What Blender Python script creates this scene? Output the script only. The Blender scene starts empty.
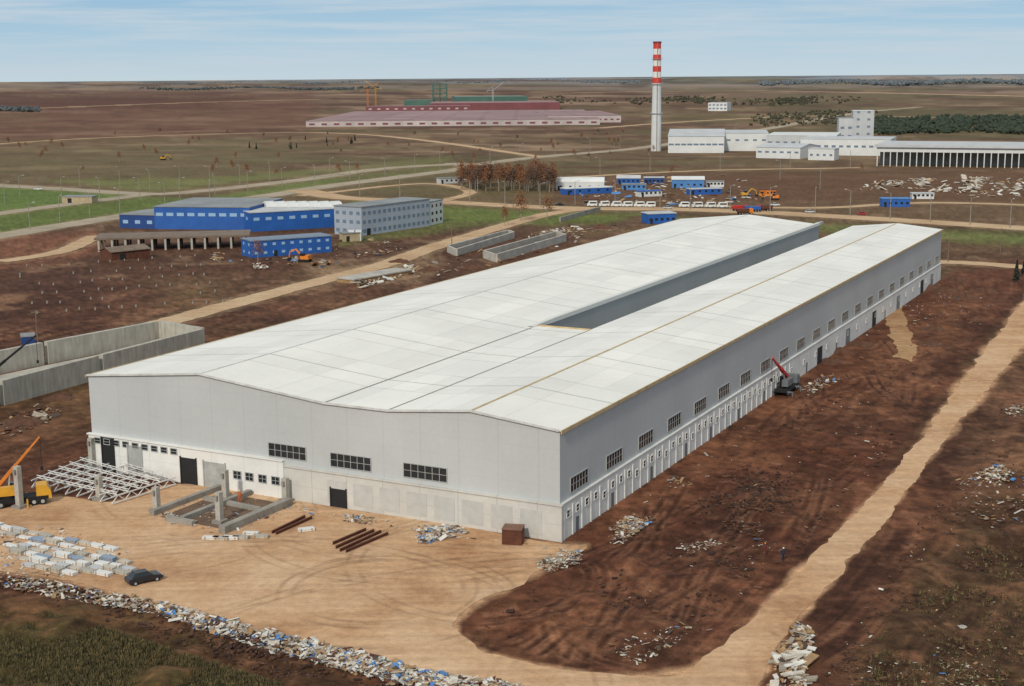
import bpy, math, random
import numpy as np
from mathutils import Vector, Matrix
random.seed(7)
R=math.radians
scene=bpy.context.scene; COL=scene.collection
H=60.;F=1400.;CX=512.;CY=343.
TH=math.atan(266/1400); RO=R(-.45)
fw=Vector((0,math.cos(TH),-math.sin(TH))); u0=Vector((0,math.sin(TH),math.cos(TH))); r0=Vector((1,0,0))
RT=r0*math.cos(RO)+u0*math.sin(RO); UP=-r0*math.sin(RO)+u0*math.cos(RO)
def ray(px,py): return fw+RT*((px-CX)/F)+UP*((CY-py)/F)
def at(px,py,z=0.):
    d=ray(px,py); t=(z-H)/d.z; return Vector((d.x*t,d.y*t,z))
def hgt(px,py,pyt):
    P=at(px,py); d=ray(px,pyt); t=math.hypot(P.x,P.y)/math.hypot(d.x,d.y); return H+t*d.z
def lin(c): return tuple(((v/255)/12.92 if v/255<=.04045 else ((v/255+.055)/1.055)**2.4) for v in c)

# ---------------- camera
cd=bpy.data.cameras.new('camera'); cam=bpy.data.objects.new('camera',cd); COL.objects.link(cam)
cd.lens=F/1024*36; cd.sensor_width=36; cd.clip_start=1; cd.clip_end=120000
m=Matrix((( RT.x,UP.x,-fw.x,0),(RT.y,UP.y,-fw.y,0),(RT.z,UP.z,-fw.z,H),(0,0,0,1))); cam.matrix_world=m
scene.camera=cam
scene.view_settings.view_transform='Standard'; scene.view_settings.look='None'; scene.view_settings.exposure=0

# ---------------- materials
def nt(name):
    m=bpy.data.materials.new(name); m.use_nodes=True; t=m.node_tree; b=t.nodes['Principled BSDF']; return m,t,b
def N(t,k,**kw):
    n=t.nodes.new(k)
    for a,v in kw.items(): setattr(n,a,v)
    return n
def mixmul(t,a,b,fac=1.):
    n=N(t,'ShaderNodeMix',data_type='RGBA',blend_type='MULTIPLY'); n.inputs[0].default_value=fac
    t.links.new(a,n.inputs[6]); t.links.new(b,n.inputs[7]); return n.outputs[2]
def ramp(t,src,lo,hi,c0,c1):
    n=N(t,'ShaderNodeMapRange'); t.links.new(src,n.inputs[0]); n.inputs[1].default_value=lo; n.inputs[2].default_value=hi
    n.inputs[3].default_value=c0; n.inputs[4].default_value=c1; return n.outputs[0]
def noise(t,co,scale,detail=4,rough=.6):
    n=N(t,'ShaderNodeTexNoise'); n.inputs['Scale'].default_value=scale; n.inputs['Detail'].default_value=detail; n.inputs['Roughness'].default_value=rough
    t.links.new(co,n.inputs['Vector']); return n.outputs[0]
MC={}
def mat(name,rgb,rough=.7,scale=.6,amt=.25,metal=0.,bump=0.):
    if name in MC: return MC[name]
    m,t,b=nt(name); co=N(t,'ShaderNodeTexCoord').outputs['Object']
    c=N(t,'ShaderNodeRGB'); c.outputs[0].default_value=(*lin(rgb),1)
    n1=noise(t,co,scale,5); n2=noise(t,co,scale*9,3)
    f1=ramp(t,n1,.3,.7,1-amt,1+amt*.4); f2=ramp(t,n2,.3,.7,1-amt*.5,1+amt*.3)
    o=mixmul(t,mixmul(t,c.outputs[0],f1),f2); t.links.new(o,b.inputs['Base Color'])
    b.inputs['Roughness'].default_value=rough; b.inputs['Metallic'].default_value=metal
    if bump:
        bn=N(t,'ShaderNodeBump'); bn.inputs['Distance'].default_value=bump; t.links.new(n2,bn.inputs['Height']); t.links.new(bn.outputs[0],b.inputs['Normal'])
    MC[name]=m; return m
def linemask(t,comp,period,width,off=0.):
    a=N(t,'ShaderNodeMath',operation='MULTIPLY_ADD'); t.links.new(comp,a.inputs[0]); a.inputs[1].default_value=1/period; a.inputs[2].default_value=off
    f=N(t,'ShaderNodeMath',operation='FRACT'); t.links.new(a.outputs[0],f.inputs[0])
    l=N(t,'ShaderNodeMath',operation='LESS_THAN'); t.links.new(f.outputs[0],l.inputs[0]); l.inputs[1].default_value=width/period
    return l.outputs[0]
def panelmat(name,rgb,lines,amt=.12,rough=.5,panelvar=None,scale=.06,pv=.95):
    m,t,b=nt(name); co=N(t,'ShaderNodeTexCoord').outputs['Object']; sp=N(t,'ShaderNodeSeparateXYZ'); t.links.new(co,sp.inputs[0])
    c=N(t,'ShaderNodeRGB'); c.outputs[0].default_value=(*lin(rgb),1); o=c.outputs[0]
    o=mixmul(t,o,ramp(t,noise(t,co,scale,6),.3,.7,1-amt,1.04)); o=mixmul(t,o,ramp(t,noise(t,co,1.5,4),.25,.75,1-amt*.5,1.02))
    if panelvar:
        sc=N(t,'ShaderNodeVectorMath',operation='MULTIPLY'); t.links.new(co,sc.inputs[0]); sc.inputs[1].default_value=tuple(1/v for v in panelvar)
        fl=N(t,'ShaderNodeVectorMath',operation='FLOOR'); t.links.new(sc.outputs[0],fl.inputs[0])
        wn=N(t,'ShaderNodeTexWhiteNoise'); t.links.new(fl.outputs[0],wn.inputs[0]); o=mixmul(t,o,ramp(t,wn.outputs[0],0,1,pv,1.0))
    for (ax,per,wd,off,dark) in lines:
        o=mixmul(t,o,ramp(t,linemask(t,sp.outputs[ax],per,wd,off),0,1,1,dark))
    t.links.new(o,b.inputs['Base Color']); b.inputs['Roughness'].default_value=rough; b.inputs['Specular IOR Level'].default_value=.3
    return m

# ---------------- mesh builder
class MB:
    def __init__(s): s.v=[];s.f=[];s.m=[]
    def add(s,vs,fs,mi=0):
        o=len(s.v); s.v+= [tuple(v) for v in vs]; s.f+=[tuple(i+o for i in f) for f in fs]; s.m+=[mi]*len(fs); return s
    def box(s,x0,x1,y0,y1,z0,z1,mi=0):
        return s.add([(x0,y0,z0),(x1,y0,z0),(x1,y1,z0),(x0,y1,z0),(x0,y0,z1),(x1,y0,z1),(x1,y1,z1),(x0,y1,z1)],
          [(3,2,1,0),(4,5,6,7),(0,1,5,4),(1,2,6,5),(2,3,7,6),(3,0,4,7)],mi)
    def rbox(s,c,sz,M,mi=0):
        hx,hy,hz=(q/2 for q in sz); c=Vector(c)
        vs=[c+M@Vector((x*hx,y*hy,z*hz)) for z in (-1,1) for x,y in ((-1,-1),(1,-1),(1,1),(-1,1))]
        return s.add(vs,[(3,2,1,0),(4,5,6,7),(0,1,5,4),(1,2,6,5),(2,3,7,6),(3,0,4,7)],mi)
    def bar(s,p,q,w,mi=0,h=None):
        p=Vector(p);q=Vector(q);d=q-p; L=d.length
        if L<1e-6: return s
        return s.rbox((p+q)/2,(L,w,h or w),d.to_track_quat('X','Z').to_matrix(),mi)
    def cyl(s,p,q,ra,rb=None,n=10,mi=0):
        rb=ra if rb is None else rb; p=Vector(p);q=Vector(q); M=(q-p).to_track_quat('Z','Y').to_matrix(); vs=[]
        for c,r in ((p,ra),(q,rb)):
            for i in range(n): a=2*math.pi*i/n; vs.append(c+M@Vector((r*math.cos(a),r*math.sin(a),0)))
        fs=[(i,(i+1)%n,n+(i+1)%n,n+i) for i in range(n)]+[tuple(range(n-1,-1,-1)),tuple(range(n,2*n))]
        return s.add(vs,fs,mi)
    def pry(s,prof,y0,y1,mi=0):
        n=len(prof); vs=[(x,y0,z) for x,z in prof]+[(x,y1,z) for x,z in prof]
        return s.add(vs,[tuple(range(n)),tuple(range(2*n-1,n-1,-1))]+[((i+1)%n,i,n+i,n+(i+1)%n) for i in range(n)],mi)
    def prx(s,prof,x0,x1,mi=0):
        n=len(prof); vs=[(x0,y,z) for y,z in prof]+[(x1,y,z) for y,z in prof]
        return s.add(vs,[tuple(range(n-1,-1,-1)),tuple(range(n,2*n))]+[(i,(i+1)%n,n+(i+1)%n,n+i) for i in range(n)],mi)
    def build(s,name,mats,parent=None,loc=None):
        me=bpy.data.meshes.new(name); me.from_pydata(s.v,[],s.f)
        for mm in (mats if isinstance(mats,(list,tuple)) else [mats]): me.materials.append(mm)
        me.polygons.foreach_set('material_index',s.m); me.update()
        o=bpy.data.objects.new(name,me); COL.objects.link(o)
        if parent: o.parent=parent
        if loc is not None: o.location=loc
        return o
def tag(o,label,cat,group=None,kind=None):
    o['label']=label;o['category']=cat
    if group:o['group']=group
    if kind:o['kind']=kind
    return o
def thing(name,label,cat,loc=(0,0,0),rz=0,group=None):
    o=bpy.data.objects.new(name,None); COL.objects.link(o); o.location=loc;o.rotation_euler=(0,0,rz); o.empty_display_size=.1
    return tag(o,label,cat,group)
def put(src,name,parent,loc,rz=0):
    o=src.copy(); COL.objects.link(o); o.parent=parent; o.location=loc; o.rotation_euler=(0,0,rz); return o
def dup(root,loc,rz,label=None,group=None,scale=None):
    r=root.copy(); COL.objects.link(r); r.location=loc; r.rotation_euler=(0,0,rz)
    if scale: r.scale=(scale,)*3
    if label:r['label']=label
    if group:r['group']=group
    for ch in root.children:
        c=ch.copy(); COL.objects.link(c); c.parent=r
        for g in ch.children:
            d=g.copy(); COL.objects.link(d); d.parent=c
    return r

# ---------------- numpy noise
tabs={}
def vnoise(x,y,seed=0):
    if seed not in tabs: tabs[seed]=np.random.default_rng(seed).random((256,256))
    T=tabs[seed]; xi=np.floor(x).astype(int); yi=np.floor(y).astype(int); fx=x-xi; fy=y-yi
    fx=fx*fx*(3-2*fx); fy=fy*fy*(3-2*fy); a=T[xi%256,yi%256];b=T[(xi+1)%256,yi%256];c=T[xi%256,(yi+1)%256];d=T[(xi+1)%256,(yi+1)%256]
    return (a*(1-fx)+b*fx)*(1-fy)+(c*(1-fx)+d*fx)*fy
def fbm(x,y,o=4,seed=0):
    s=0;w=0;a=1.
    for i in range(o):
        s=s+a*vnoise(x*2**i+17*i,y*2**i+5*i,seed+i); w+=a; a*=.55
    return s/w

# ---------------- road and yard layout
def cat(pts,n=14):
    P=[Vector(p) for p in pts]; P=[P[0]*2-P[1]]+P+[P[-1]*2-P[-2]]; out=[]
    for i in range(1,len(P)-2):
        for k in range(n):
            t=k/n;a,b,c,d=P[i-1],P[i],P[i+1],P[i+2]
            out.append(.5*((2*b)+(c-a)*t+(2*a-5*b+4*c-d)*t*t+(3*b-a-3*c+d)*t**3))
    out.append(P[-2]); return out
roads=[('road',[(-60,182),(60,189),(150,194),(210,190),(300,180),(380,169),(455,164)],15,'paved'),
 ('road',[(-60,222),(40,208),(150,194)],12,'paved'),
 ('road',[(-60,246),(60,226),(170,209),(260,197),(330,186),(400,177),(466,168),(455,163)],15,'paved'),
 ('road',[(300,190),(345,198),(440,202),(560,208),(700,210),(860,218),(1080,232)],16,'tan'),
 ('road',[(120,335),(200,313),(290,289),(380,266),(425,250),(480,233),(540,216),(590,208)],9,'tan'),
 ('road',[(466,166),(540,157),(640,148),(760,130),(850,114),(920,107)],16,'paved'),
 ('path',[(700,206),(820,208),(930,203),(1080,207)],8,'tan'),
 ('path',[(930,262),(980,264),(1080,272)],9,'tan'),
 ('path',[(440,202),(470,192),(420,184),(300,196)],7,'tan'),
 ('path',[(0,262),(60,252),(96,236)],8,'tan'),
 ('path',[(-60,148),(80,139),(220,134),(330,133),(420,140),(540,157)],10,'tan'),
 ('path',[(600,128),(700,121),(840,116),(1060,121)],14,'tan'),
 ('path',[(-60,112),(180,103),(330,99)],26,'tan'),
 ('path',[(560,178),(700,171),(860,168)],8,'tan'),
 ('path',[(560,93),(760,91),(1060,97)],50,'tan')]
RW=[[at(*p) for p in cat(r[1])] for r in roads]
yard_px=[(-60,505),(0,508),(60,497),(110,503),(165,486),(230,487),(330,506),(440,523),(556,544),(588,545),(560,562),(528,580),(500,592),(470,607),(457,622),(462,636),
 (490,652),(535,665),(590,674),(645,677),(687,672),(718,652),(763,607),(815,554),(868,500),(921,437),(970,370),(1015,312),(1064,255),(1113,215),
 (1126,240),(1068,290),(1024,345),(969,410),(932,458),(893,510),(850,560),(816,600),(788,635),(766,674),(740,716),(690,800),(560,800),(520,720),(470,686),(420,671),(350,655),(270,638),(190,618),(130,598),(60,580),(0,572),(-70,560)]
def sdpoly(x,y,poly):
    P=np.array(poly,float); d=np.full(x.shape,1e18); ins=np.zeros(x.shape,bool)
    for i in range(len(P)):
        a=P[i];b=P[(i+1)%len(P)]; ex,ey=b-a; wx=x-a[0];wy=y-a[1]; t=np.clip((wx*ex+wy*ey)/(ex*ex+ey*ey+1e-9),0,1)
        d=np.minimum(d,(wx-ex*t)**2+(wy-ey*t)**2)
        c=((a[1]>y)!=(b[1]>y)); xx=a[0]+(y-a[1])*(ex)/(ey if abs(ey)>1e-9 else 1e-9); ins^= c&(x<xx)
    d=np.sqrt(d); return np.where(ins,-d,d)

# ---------------- ground
pys=np.concatenate([np.arange(79.2,100,.5),np.arange(100,160,1.1),np.arange(160,400,1.55),np.arange(400,720,1.25)])
phi=TH+np.arctan((pys-CY)/F); Ds=H/np.tan(phi); Ds=np.concatenate([[90000.,60000.],Ds,[105,85,65,45,25,8]])
dense=np.radians(np.arange(-24,24.01,.07)); side=np.radians(np.arange(26,180,4.))
ang=np.concatenate([-side[::-1],dense,side]); AA,DD=np.meshgrid(ang,Ds)
X=DD*np.sin(AA);Y=DD*np.cos(AA)
zz=X*fw.x+Y*fw.y-H*fw.z; zz=np.maximum(zz,5)
PX=CX+F*(X*RT.x+Y*RT.y-H*RT.z)/zz; PY=CY-F*(X*UP.x+Y*UP.y-H*UP.z)/zz
PX=np.clip(PX,-700,1700); PY=np.clip(PY,70,900)
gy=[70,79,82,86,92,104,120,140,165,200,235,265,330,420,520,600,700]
gc=[(134,148,162),(130,140,150),(124,124,124),(124,112,102),(118,98,84),(112,88,72),(116,92,74),(112,90,70),(102,84,64),(104,86,64),(94,69,54),(88,62,49),(90,60,46),(93,59,44),(91,58,43),(86,56,42),(80,55,42)]  # far rows toned bluish: distance haze put into the ground colour
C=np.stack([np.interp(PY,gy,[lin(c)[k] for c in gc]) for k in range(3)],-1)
st=fbm(PX/260,PY/1.9,3,11); st2=fbm(PX/180+9,PY/3.2,4,31); st3=fbm(PX/30+3,PY/2.2,3,37); w1=fbm(X/14,Y/14,5,51); w2=fbm(X/90,Y/90,4,71); w3=fbm(X/3.2,Y/3.2,4,171)
def blend(col,mask): 
    global C; C=C*(1-mask[...,None])+np.array(lin(col))*mask[...,None]
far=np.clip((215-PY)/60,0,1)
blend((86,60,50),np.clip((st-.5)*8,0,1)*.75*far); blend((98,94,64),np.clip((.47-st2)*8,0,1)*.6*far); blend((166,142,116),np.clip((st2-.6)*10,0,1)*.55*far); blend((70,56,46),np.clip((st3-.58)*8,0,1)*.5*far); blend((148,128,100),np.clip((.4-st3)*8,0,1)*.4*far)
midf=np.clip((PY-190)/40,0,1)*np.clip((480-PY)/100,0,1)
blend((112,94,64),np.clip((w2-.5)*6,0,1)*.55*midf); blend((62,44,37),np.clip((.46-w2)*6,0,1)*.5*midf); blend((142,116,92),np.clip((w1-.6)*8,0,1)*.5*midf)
wob=(fbm(X/8,Y/8,4,5)-.5)
polys=[([(-80,95),(310,92),(320,128),(120,142),(-80,150)],(104,70,58),.55,14,6),
 ([(-80,96),(260,96),(200,108),(-80,112)],(84,54,48),.6,6,4),
 ([(-80,150),(220,140),(330,150),(250,176),(-80,180)],(108,98,70),.6,12,6),
 ([(-80,180),(60,189),(146,195),(40,208),(-80,222)],(94,112,58),.95,4,1),
 ([(-80,222),(40,209),(150,196),(220,200),(60,226),(-80,246)],(94,106,56),.95,4,1),
 ([(190,200),(300,182),(440,166),(462,168),(330,186),(210,204)],(104,114,64),.9,4,1),
 ([(40,180),(200,178),(340,168),(450,158),(440,163),(300,176),(150,192)],(112,116,70),.8,5,2),
 ([(350,200),(430,205),(560,212),(640,214),(600,224),(430,224),(350,215)],(98,110,56),.85,6,3),
 ([(340,246),(440,232),(480,225),(440,222),(340,240)],(98,104,60),.8,6,3),
 ([(640,216),(1080,236),(1080,250),(760,228)],(106,114,64),.8,8,3),
 ([(340,168),(470,160),(560,165),(600,185),(520,200),(340,196)],(98,90,62),.6,12,5),
 ([(545,175),(760,168),(1080,172),(1080,203),(560,204)],(100,72,54),.75,12,6),
 ([(760,105),(1080,110),(1080,135),(880,135)],(86,82,58),.6,12,6),
 ([(0,235),(95,232),(100,250),(70,262),(-60,275)],(126,84,64),.7,8,4),
 ([(300,262),(440,262),(420,285),(330,280)],(168,142,112),.5,14,8),
 ([(560,548),(800,372),(960,268),(1110,250),(1060,250),(965,365),(862,495),(762,600),(700,662),(640,674),(540,662),(462,632),(480,600)],(93,57,42),.9,10,8),
 ([(500,600),(640,565),(760,560),(700,650),(600,665),(480,635)],(120,80,58),.5,40,30),
 ([(570,640),(720,600),(690,660),(620,668)],(60,40,32),.65,26,20),
 ([(590,520),(700,440),(780,395),(800,410),(700,490),(620,545)],(126,84,61),.6,26,20),
 ([(620,560),(760,470),(830,470),(740,560),(660,600)],(68,44,35),.5,34,26),
 ([(840,400),(960,285),(1010,300),(900,420),(850,450)],(122,84,62),.6,26,20),
 ([(800,720),(905,560),(960,480),(1080,460),(1080,720)],(80,62,44),.8,50,30),
 ([(905,505),(985,400),(1080,330),(1080,460),(960,490),(860,640),(830,640)],(92,60,45),.7,24,18),
 ([(772,690),(820,610),(860,560),(905,505),(940,460),(985,405),(1040,345),(1080,310),(1080,345),(1000,420),(940,500),(880,585),(830,690)],(64,41,33),.75,16,10),
 ([(1000,380),(1080,350),(1080,470),(960,500),(965,440)],(134,100,76),.55,30,20),
 ([(-80,578),(60,590),(130,604),(260,650),(400,686),(420,740),(-80,740)],(80,68,42),.95,16,12),
 ([(-80,620),(60,640),(200,690),(-80,740)],(92,82,50),.6,30,20),
 ([(-80,568),(60,580),(130,596),(120,612),(60,604),(-80,600)],(66,40,33),.8,14,10),
 ([(200,640),(330,660),(450,690),(330,720),(150,660)],(82,50,39),.6,20,16)]
for pl,c,al,soft,nz in polys:
    sd=sdpoly(PX,PY,pl)+(wob*2*nz); blend(c,np.clip(.5-sd/soft,0,1)*al)
ca,sa=math.cos(R(27.2)),math.sin(R(27.2)); S_=X*sa+Y*ca; W_=-X*ca+Y*sa
soil=np.clip((PY-255)/60,0,1); rut=fbm((W_+(fbm(S_/40,W_/40,2,3)-.5)*22)/1.6,S_/60,3,91)
calm=np.clip((fbm(X/22,Y/22,3,77)-.38)*5,0,1)
blend((54,34,27),np.clip((.47-rut)*8,0,1)*.5*soil*calm); blend((134,94,70),np.clip((rut-.57)*8,0,1)*.45*soil*calm)
blend((58,37,30),np.clip((.44-w1)*8,0,1)*.5*soil); blend((130,88,64),np.clip((w1-.58)*8,0,1)*.45*soil)
blend((54,35,28),np.clip((.41-w3)*9,0,1)*.45*soil); blend((138,98,74),np.clip((w3-.62)*9,0,1)*.35*soil)
rr=random.Random(5); Zt=np.zeros_like(X)
inS=np.clip(-sdpoly(PX,PY,[(585,545),(800,385),(960,268),(1110,250),(1060,250),(965,365),(862,495),(762,600),(700,662),(640,674),(540,662),(462,632),(500,596)])/8,0,1)
inB=np.clip(-sdpoly(PX,PY,[(905,525),(1000,410),(1300,300),(1300,720),(810,720)])/8,0,1)
for k in range(26):
    a=at(*rr.choice([(620,600),(700,520),(760,470),(820,430),(660,560),(560,610),(870,370),(900,330),(980,560),(940,620),(740,560),(690,600)])); rad0=rr.uniform(50,280) if k%6 else rr.uniform(10,18)
    th=rr.uniform(-.4,.4)+R(-27)+(math.pi if rr.random()<.5 else 0) if k%6 else rr.uniform(0,6.28); c=a+Vector((math.cos(th),math.sin(th),0))*rad0; fade=np.clip((fbm(X/22,Y/22,2,200+k)-.48)*5,0,1)*np.maximum(inS,inB*.5)*np.clip((vnoise(X/2.5,Y/2.5,400+k)*1.6),0,1)
    dd=np.hypot(X-c.x,Y-c.y)-rad0
    for off in (-1,1):
        q=np.abs(dd+off); mk=np.clip(1.2-q/.4,0,1)*fade; blend((50,32,26),mk*.55); mk2=np.clip(1-np.abs(q-.65)/.3,0,1)*fade; blend((142,104,80),mk2*.3); Zt-=mk*.07
sdY=sdpoly(PX,PY,yard_px)+wob*14; blend((196,156,120),np.clip(.5-(sdY-1)/6,0,1)*.8)
for r,wp in zip(roads,RW):
    d=np.full(X.shape,1e18)
    for a,b in zip(wp[::2],wp[2::2]):
        ex,ey=b.x-a.x,b.y-a.y; wx=X-a.x;wy=Y-a.y;t=np.clip((wx*ex+wy*ey)/(ex*ex+ey*ey+1e-9),0,1); d=np.minimum(d,(wx-ex*t)**2+(wy-ey*t)**2)
    d=np.sqrt(d)+wob*6; blend((156,134,106),np.clip(.5-(d-r[2]*.6)/5,0,1)*.6)
gr=np.clip((fbm(X/1.3,Y/1.3,3,101)-.5)*1.2,-.4,.4)*np.clip((PY-150)/100,0,1); C=C*(1+gr[...,None])
rough=np.clip(-sdpoly(PX,PY,[(620,545),(800,405),(950,285),(1000,300),(960,360),(855,495),(750,600),(690,655),(635,664),(545,650),(478,628),(510,600)])/18,0,1)
rough=rough*np.clip(sdpoly(PX,PY,[(880,304),(904,300),(920,352),(912,366),(892,358)])/8,0,1)
rough2=np.clip(-sdpoly(PX,PY,[(920,520),(990,420),(1090,340),(1300,400),(1100,720),(810,720)])/25,0,1)
rough3=np.clip(-sdpoly(PX,PY,[(-300,590),(60,592),(130,612),(400,700),(300,900),(-600,900)])/25,0,1)
Z=(rough*.5+rough2*.5+rough3*.8)*(np.clip(fbm(X/7,Y/7,4,21)-.44,0,1)*4.2+np.clip(w3-.5,0,1)*.7)+Zt*.8
hill=np.clip((DD-9000)/12000,0,1)*fbm(AA*40,DD/8000,4,61)*42*np.clip((50000-DD)/20000,0,1); Z=np.maximum(Z,-.1)+hill
nr,nc=X.shape; V=np.stack([X,Y,Z],-1).reshape(-1,3)
i=np.arange(nr-1)[:,None]*nc+np.arange(nc-1)[None,:]; Q=np.stack([i,i+nc,i+nc+1,i+1],-1).reshape(-1,4)
wr=np.arange(nr-1)*nc+nc-1; w0=np.arange(nr-1)*nc; Q=np.concatenate([Q,np.stack([wr,wr+nc,w0+nc,w0],-1)])
me=bpy.data.meshes.new('ground'); me.vertices.add(len(V)); me.vertices.foreach_set('co',V.ravel().astype(np.float32))
me.loops.add(Q.size); me.loops.foreach_set('vertex_index',Q.ravel().astype(np.int32)); me.polygons.add(len(Q))
me.polygons.foreach_set('loop_start',(np.arange(len(Q))*4).astype(np.int32)); me.update(calc_edges=True)
me.polygons.foreach_set('use_smooth',np.ones(len(Q),bool))
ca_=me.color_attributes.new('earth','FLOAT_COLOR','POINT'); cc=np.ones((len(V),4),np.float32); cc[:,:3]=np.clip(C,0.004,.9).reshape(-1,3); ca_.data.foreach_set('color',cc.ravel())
gm,t,b=nt('earth'); at_=N(t,'ShaderNodeAttribute',attribute_name='earth'); co=N(t,'ShaderNodeNewGeometry').outputs['Position']
nA=noise(t,co,.5,7,.7); nB=noise(t,co,.035,5,.65); nC=noise(t,co,2.6,5,.75)
o=mixmul(t,at_.outputs[0],ramp(t,nA,.3,.7,.7,1.3)); o=mixmul(t,o,ramp(t,nB,.3,.7,.85,1.2)); o=mixmul(t,o,ramp(t,nC,.3,.7,.72,1.28))
t.links.new(o,b.inputs['Base Color']); b.inputs['Roughness'].default_value=.95; b.inputs['Specular IOR Level'].default_value=.1
bn=N(t,'ShaderNodeBump'); bn.inputs['Distance'].default_value=.3; bn.inputs['Strength'].default_value=1; t.links.new(nA,bn.inputs['Height']); t.links.new(bn.outputs[0],b.inputs['Normal'])
me.materials.append(gm); g=bpy.data.objects.new('ground',me); COL.objects.link(g); g['kind']='structure'

def dirtmat(name,c1,c2,c3,tracks=()):
    m,t,b=nt(name); co=N(t,'ShaderNodeNewGeometry').outputs['Position']
    cr=N(t,'ShaderNodeValToRGB'); e=cr.color_ramp.elements; e[0].position=.3; e[0].color=(*lin(c1),1); e[1].position=.66; e[1].color=(*lin(c3),1)
    x=e.new(.46); x.color=(*lin(c2),1); n1=noise(t,co,.05,7,.68); t.links.new(n1,cr.inputs[0]); o=cr.outputs[0]
    n2=noise(t,co,.8,6,.75); o=mixmul(t,o,ramp(t,n2,.3,.7,.84,1.1))
    mp=N(t,'ShaderNodeMapping'); mp.inputs['Rotation'].default_value=(0,0,R(-(90-31))); mp.inputs['Scale'].default_value=(.02,.7,1)
    mp.vector_type='POINT'; t.links.new(co,mp.inputs[0]); n3=noise(t,mp.outputs[0],1.,3,.6); o=mixmul(t,o,ramp(t,n3,.35,.65,.86,1.06))
    sp=N(t,'ShaderNodeVectorMath',operation='MULTIPLY'); t.links.new(co,sp.inputs[0]); sp.inputs[1].default_value=(1,1,0)
    for k,(cx,cy,r_) in enumerate(tracks):
        d=N(t,'ShaderNodeVectorMath',operation='DISTANCE'); t.links.new(sp.outputs[0],d.inputs[0]); d.inputs[1].default_value=(cx,cy,0)
        a=N(t,'ShaderNodeMath',operation='SUBTRACT'); t.links.new(d.outputs['Value'],a.inputs[0]); a.inputs[1].default_value=r_
        a2=N(t,'ShaderNodeMath',operation='ABSOLUTE'); t.links.new(a.outputs[0],a2.inputs[0]); a3=N(t,'ShaderNodeMath',operation='SUBTRACT'); t.links.new(a2.outputs[0],a3.inputs[0]); a3.inputs[1].default_value=.85
        a4=N(t,'ShaderNodeMath',operation='ABSOLUTE'); t.links.new(a3.outputs[0],a4.inputs[0]); band=ramp(t,a4.outputs[0],.1,.45,1,0)
        fd=ramp(t,noise(t,co,.07+.013*k,2,.5),.4 if k<2 else .42,.56,0,1)
        mu=N(t,'ShaderNodeMath',operation='MULTIPLY'); t.links.new(band,mu.inputs[0]); t.links.new(fd,mu.inputs[1])
        o=mixmul(t,o,ramp(t,mu.outputs[0],0,1,1,.72 if k<2 else .82))
    t.links.new(o,b.inputs['Base Color']); b.inputs['Roughness'].default_value=.95; b.inputs['Specular IOR Level'].default_value=.1
    bn=N(t,'ShaderNodeBump'); bn.inputs['Distance'].default_value=.18; t.links.new(n2,bn.inputs['Height']); t.links.new(bn.outputs[0],b.inputs['Normal'])
    return m
trk=[]
for (px,py,r_) in ((378,590,11.),(384,600,15),(420,520,24),(200,640,34),(560,720,46),(300,480,30),(150,520,22),(520,560,21),(700,900,75),(250,760,60),(480,480,38),(100,700,50)):
    c=at(px,py); trk.append((c.x,c.y,r_))
sand=dirtmat('sandy_gravel',(170,128,94),(198,160,124),(212,180,146),trk); sand2=dirtmat('pale_road_dust',(170,142,110),(192,162,128),(202,176,144)); paved=dirtmat('dusty_asphalt',(148,136,118),(166,154,134),(180,166,146))
import bmesh
def sheet(name,px,m,z,nz=.5,sub=8,kind='structure'):
    bm=bmesh.new(); P=[at(*p) for p in px]; vs=[]
    for i in range(len(P)):
        a,b_=P[i],P[(i+1)%len(P)]; n=max(1,int((b_-a).length/sub))
        for k in range(n):
            q=a.lerp(b_,k/n); w=nz
            ox=(float(vnoise(np.array([q.x/4]),np.array([q.y/4]),301)[0])-.5)*nz*3 if nz>.15 else 0; oy=(float(vnoise(np.array([q.x/4]),np.array([q.y/4]),302)[0])-.5)*nz*3 if nz>.15 else 0
            vs.append(bm.verts.new((q.x+ox+random.uniform(-w,w)*.4,q.y+oy+random.uniform(-w,w)*.4,z)))
    f=bm.faces.new(vs); bmesh.ops.recalc_face_normals(bm,faces=[f]); 
    if f.normal.z<0: f.normal_flip()
    bmesh.ops.triangulate(bm,faces=[f]); me=bpy.data.meshes.new(name); bm.to_mesh(me); bm.free(); me.materials.append(m)
    o=bpy.data.objects.new(name,me); COL.objects.link(o)
    if kind: o['kind']=kind
    return o
smooth=[(p.x,p.y) for p in cat(yard_px,4)]
sheet('yard',smooth,sand,.05,.4,.8)
for k,(r,wp) in enumerate(zip(roads,RW)):
    mb=MB(); n=len(wp)
    for i,p in enumerate(wp):
        d=(wp[min(i+1,n-1)]-wp[max(i-1,0)]).normalized(); nn=Vector((-d.y,d.x,0)); w=r[2]/2
        mb.v+= [tuple(p+nn*(w+random.uniform(-.5,.3))+Vector((0,0,.05+.012*k))),tuple(p-nn*(w+random.uniform(-.5,.3))+Vector((0,0,.05+.012*k)))]
    for i in range(n-1): mb.f.append((2*i,2*i+1,2*i+3,2*i+2)); mb.m.append(0)
    o=mb.build(r[0],paved if r[3]=='paved' else sand2); o['kind']='structure'

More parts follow.
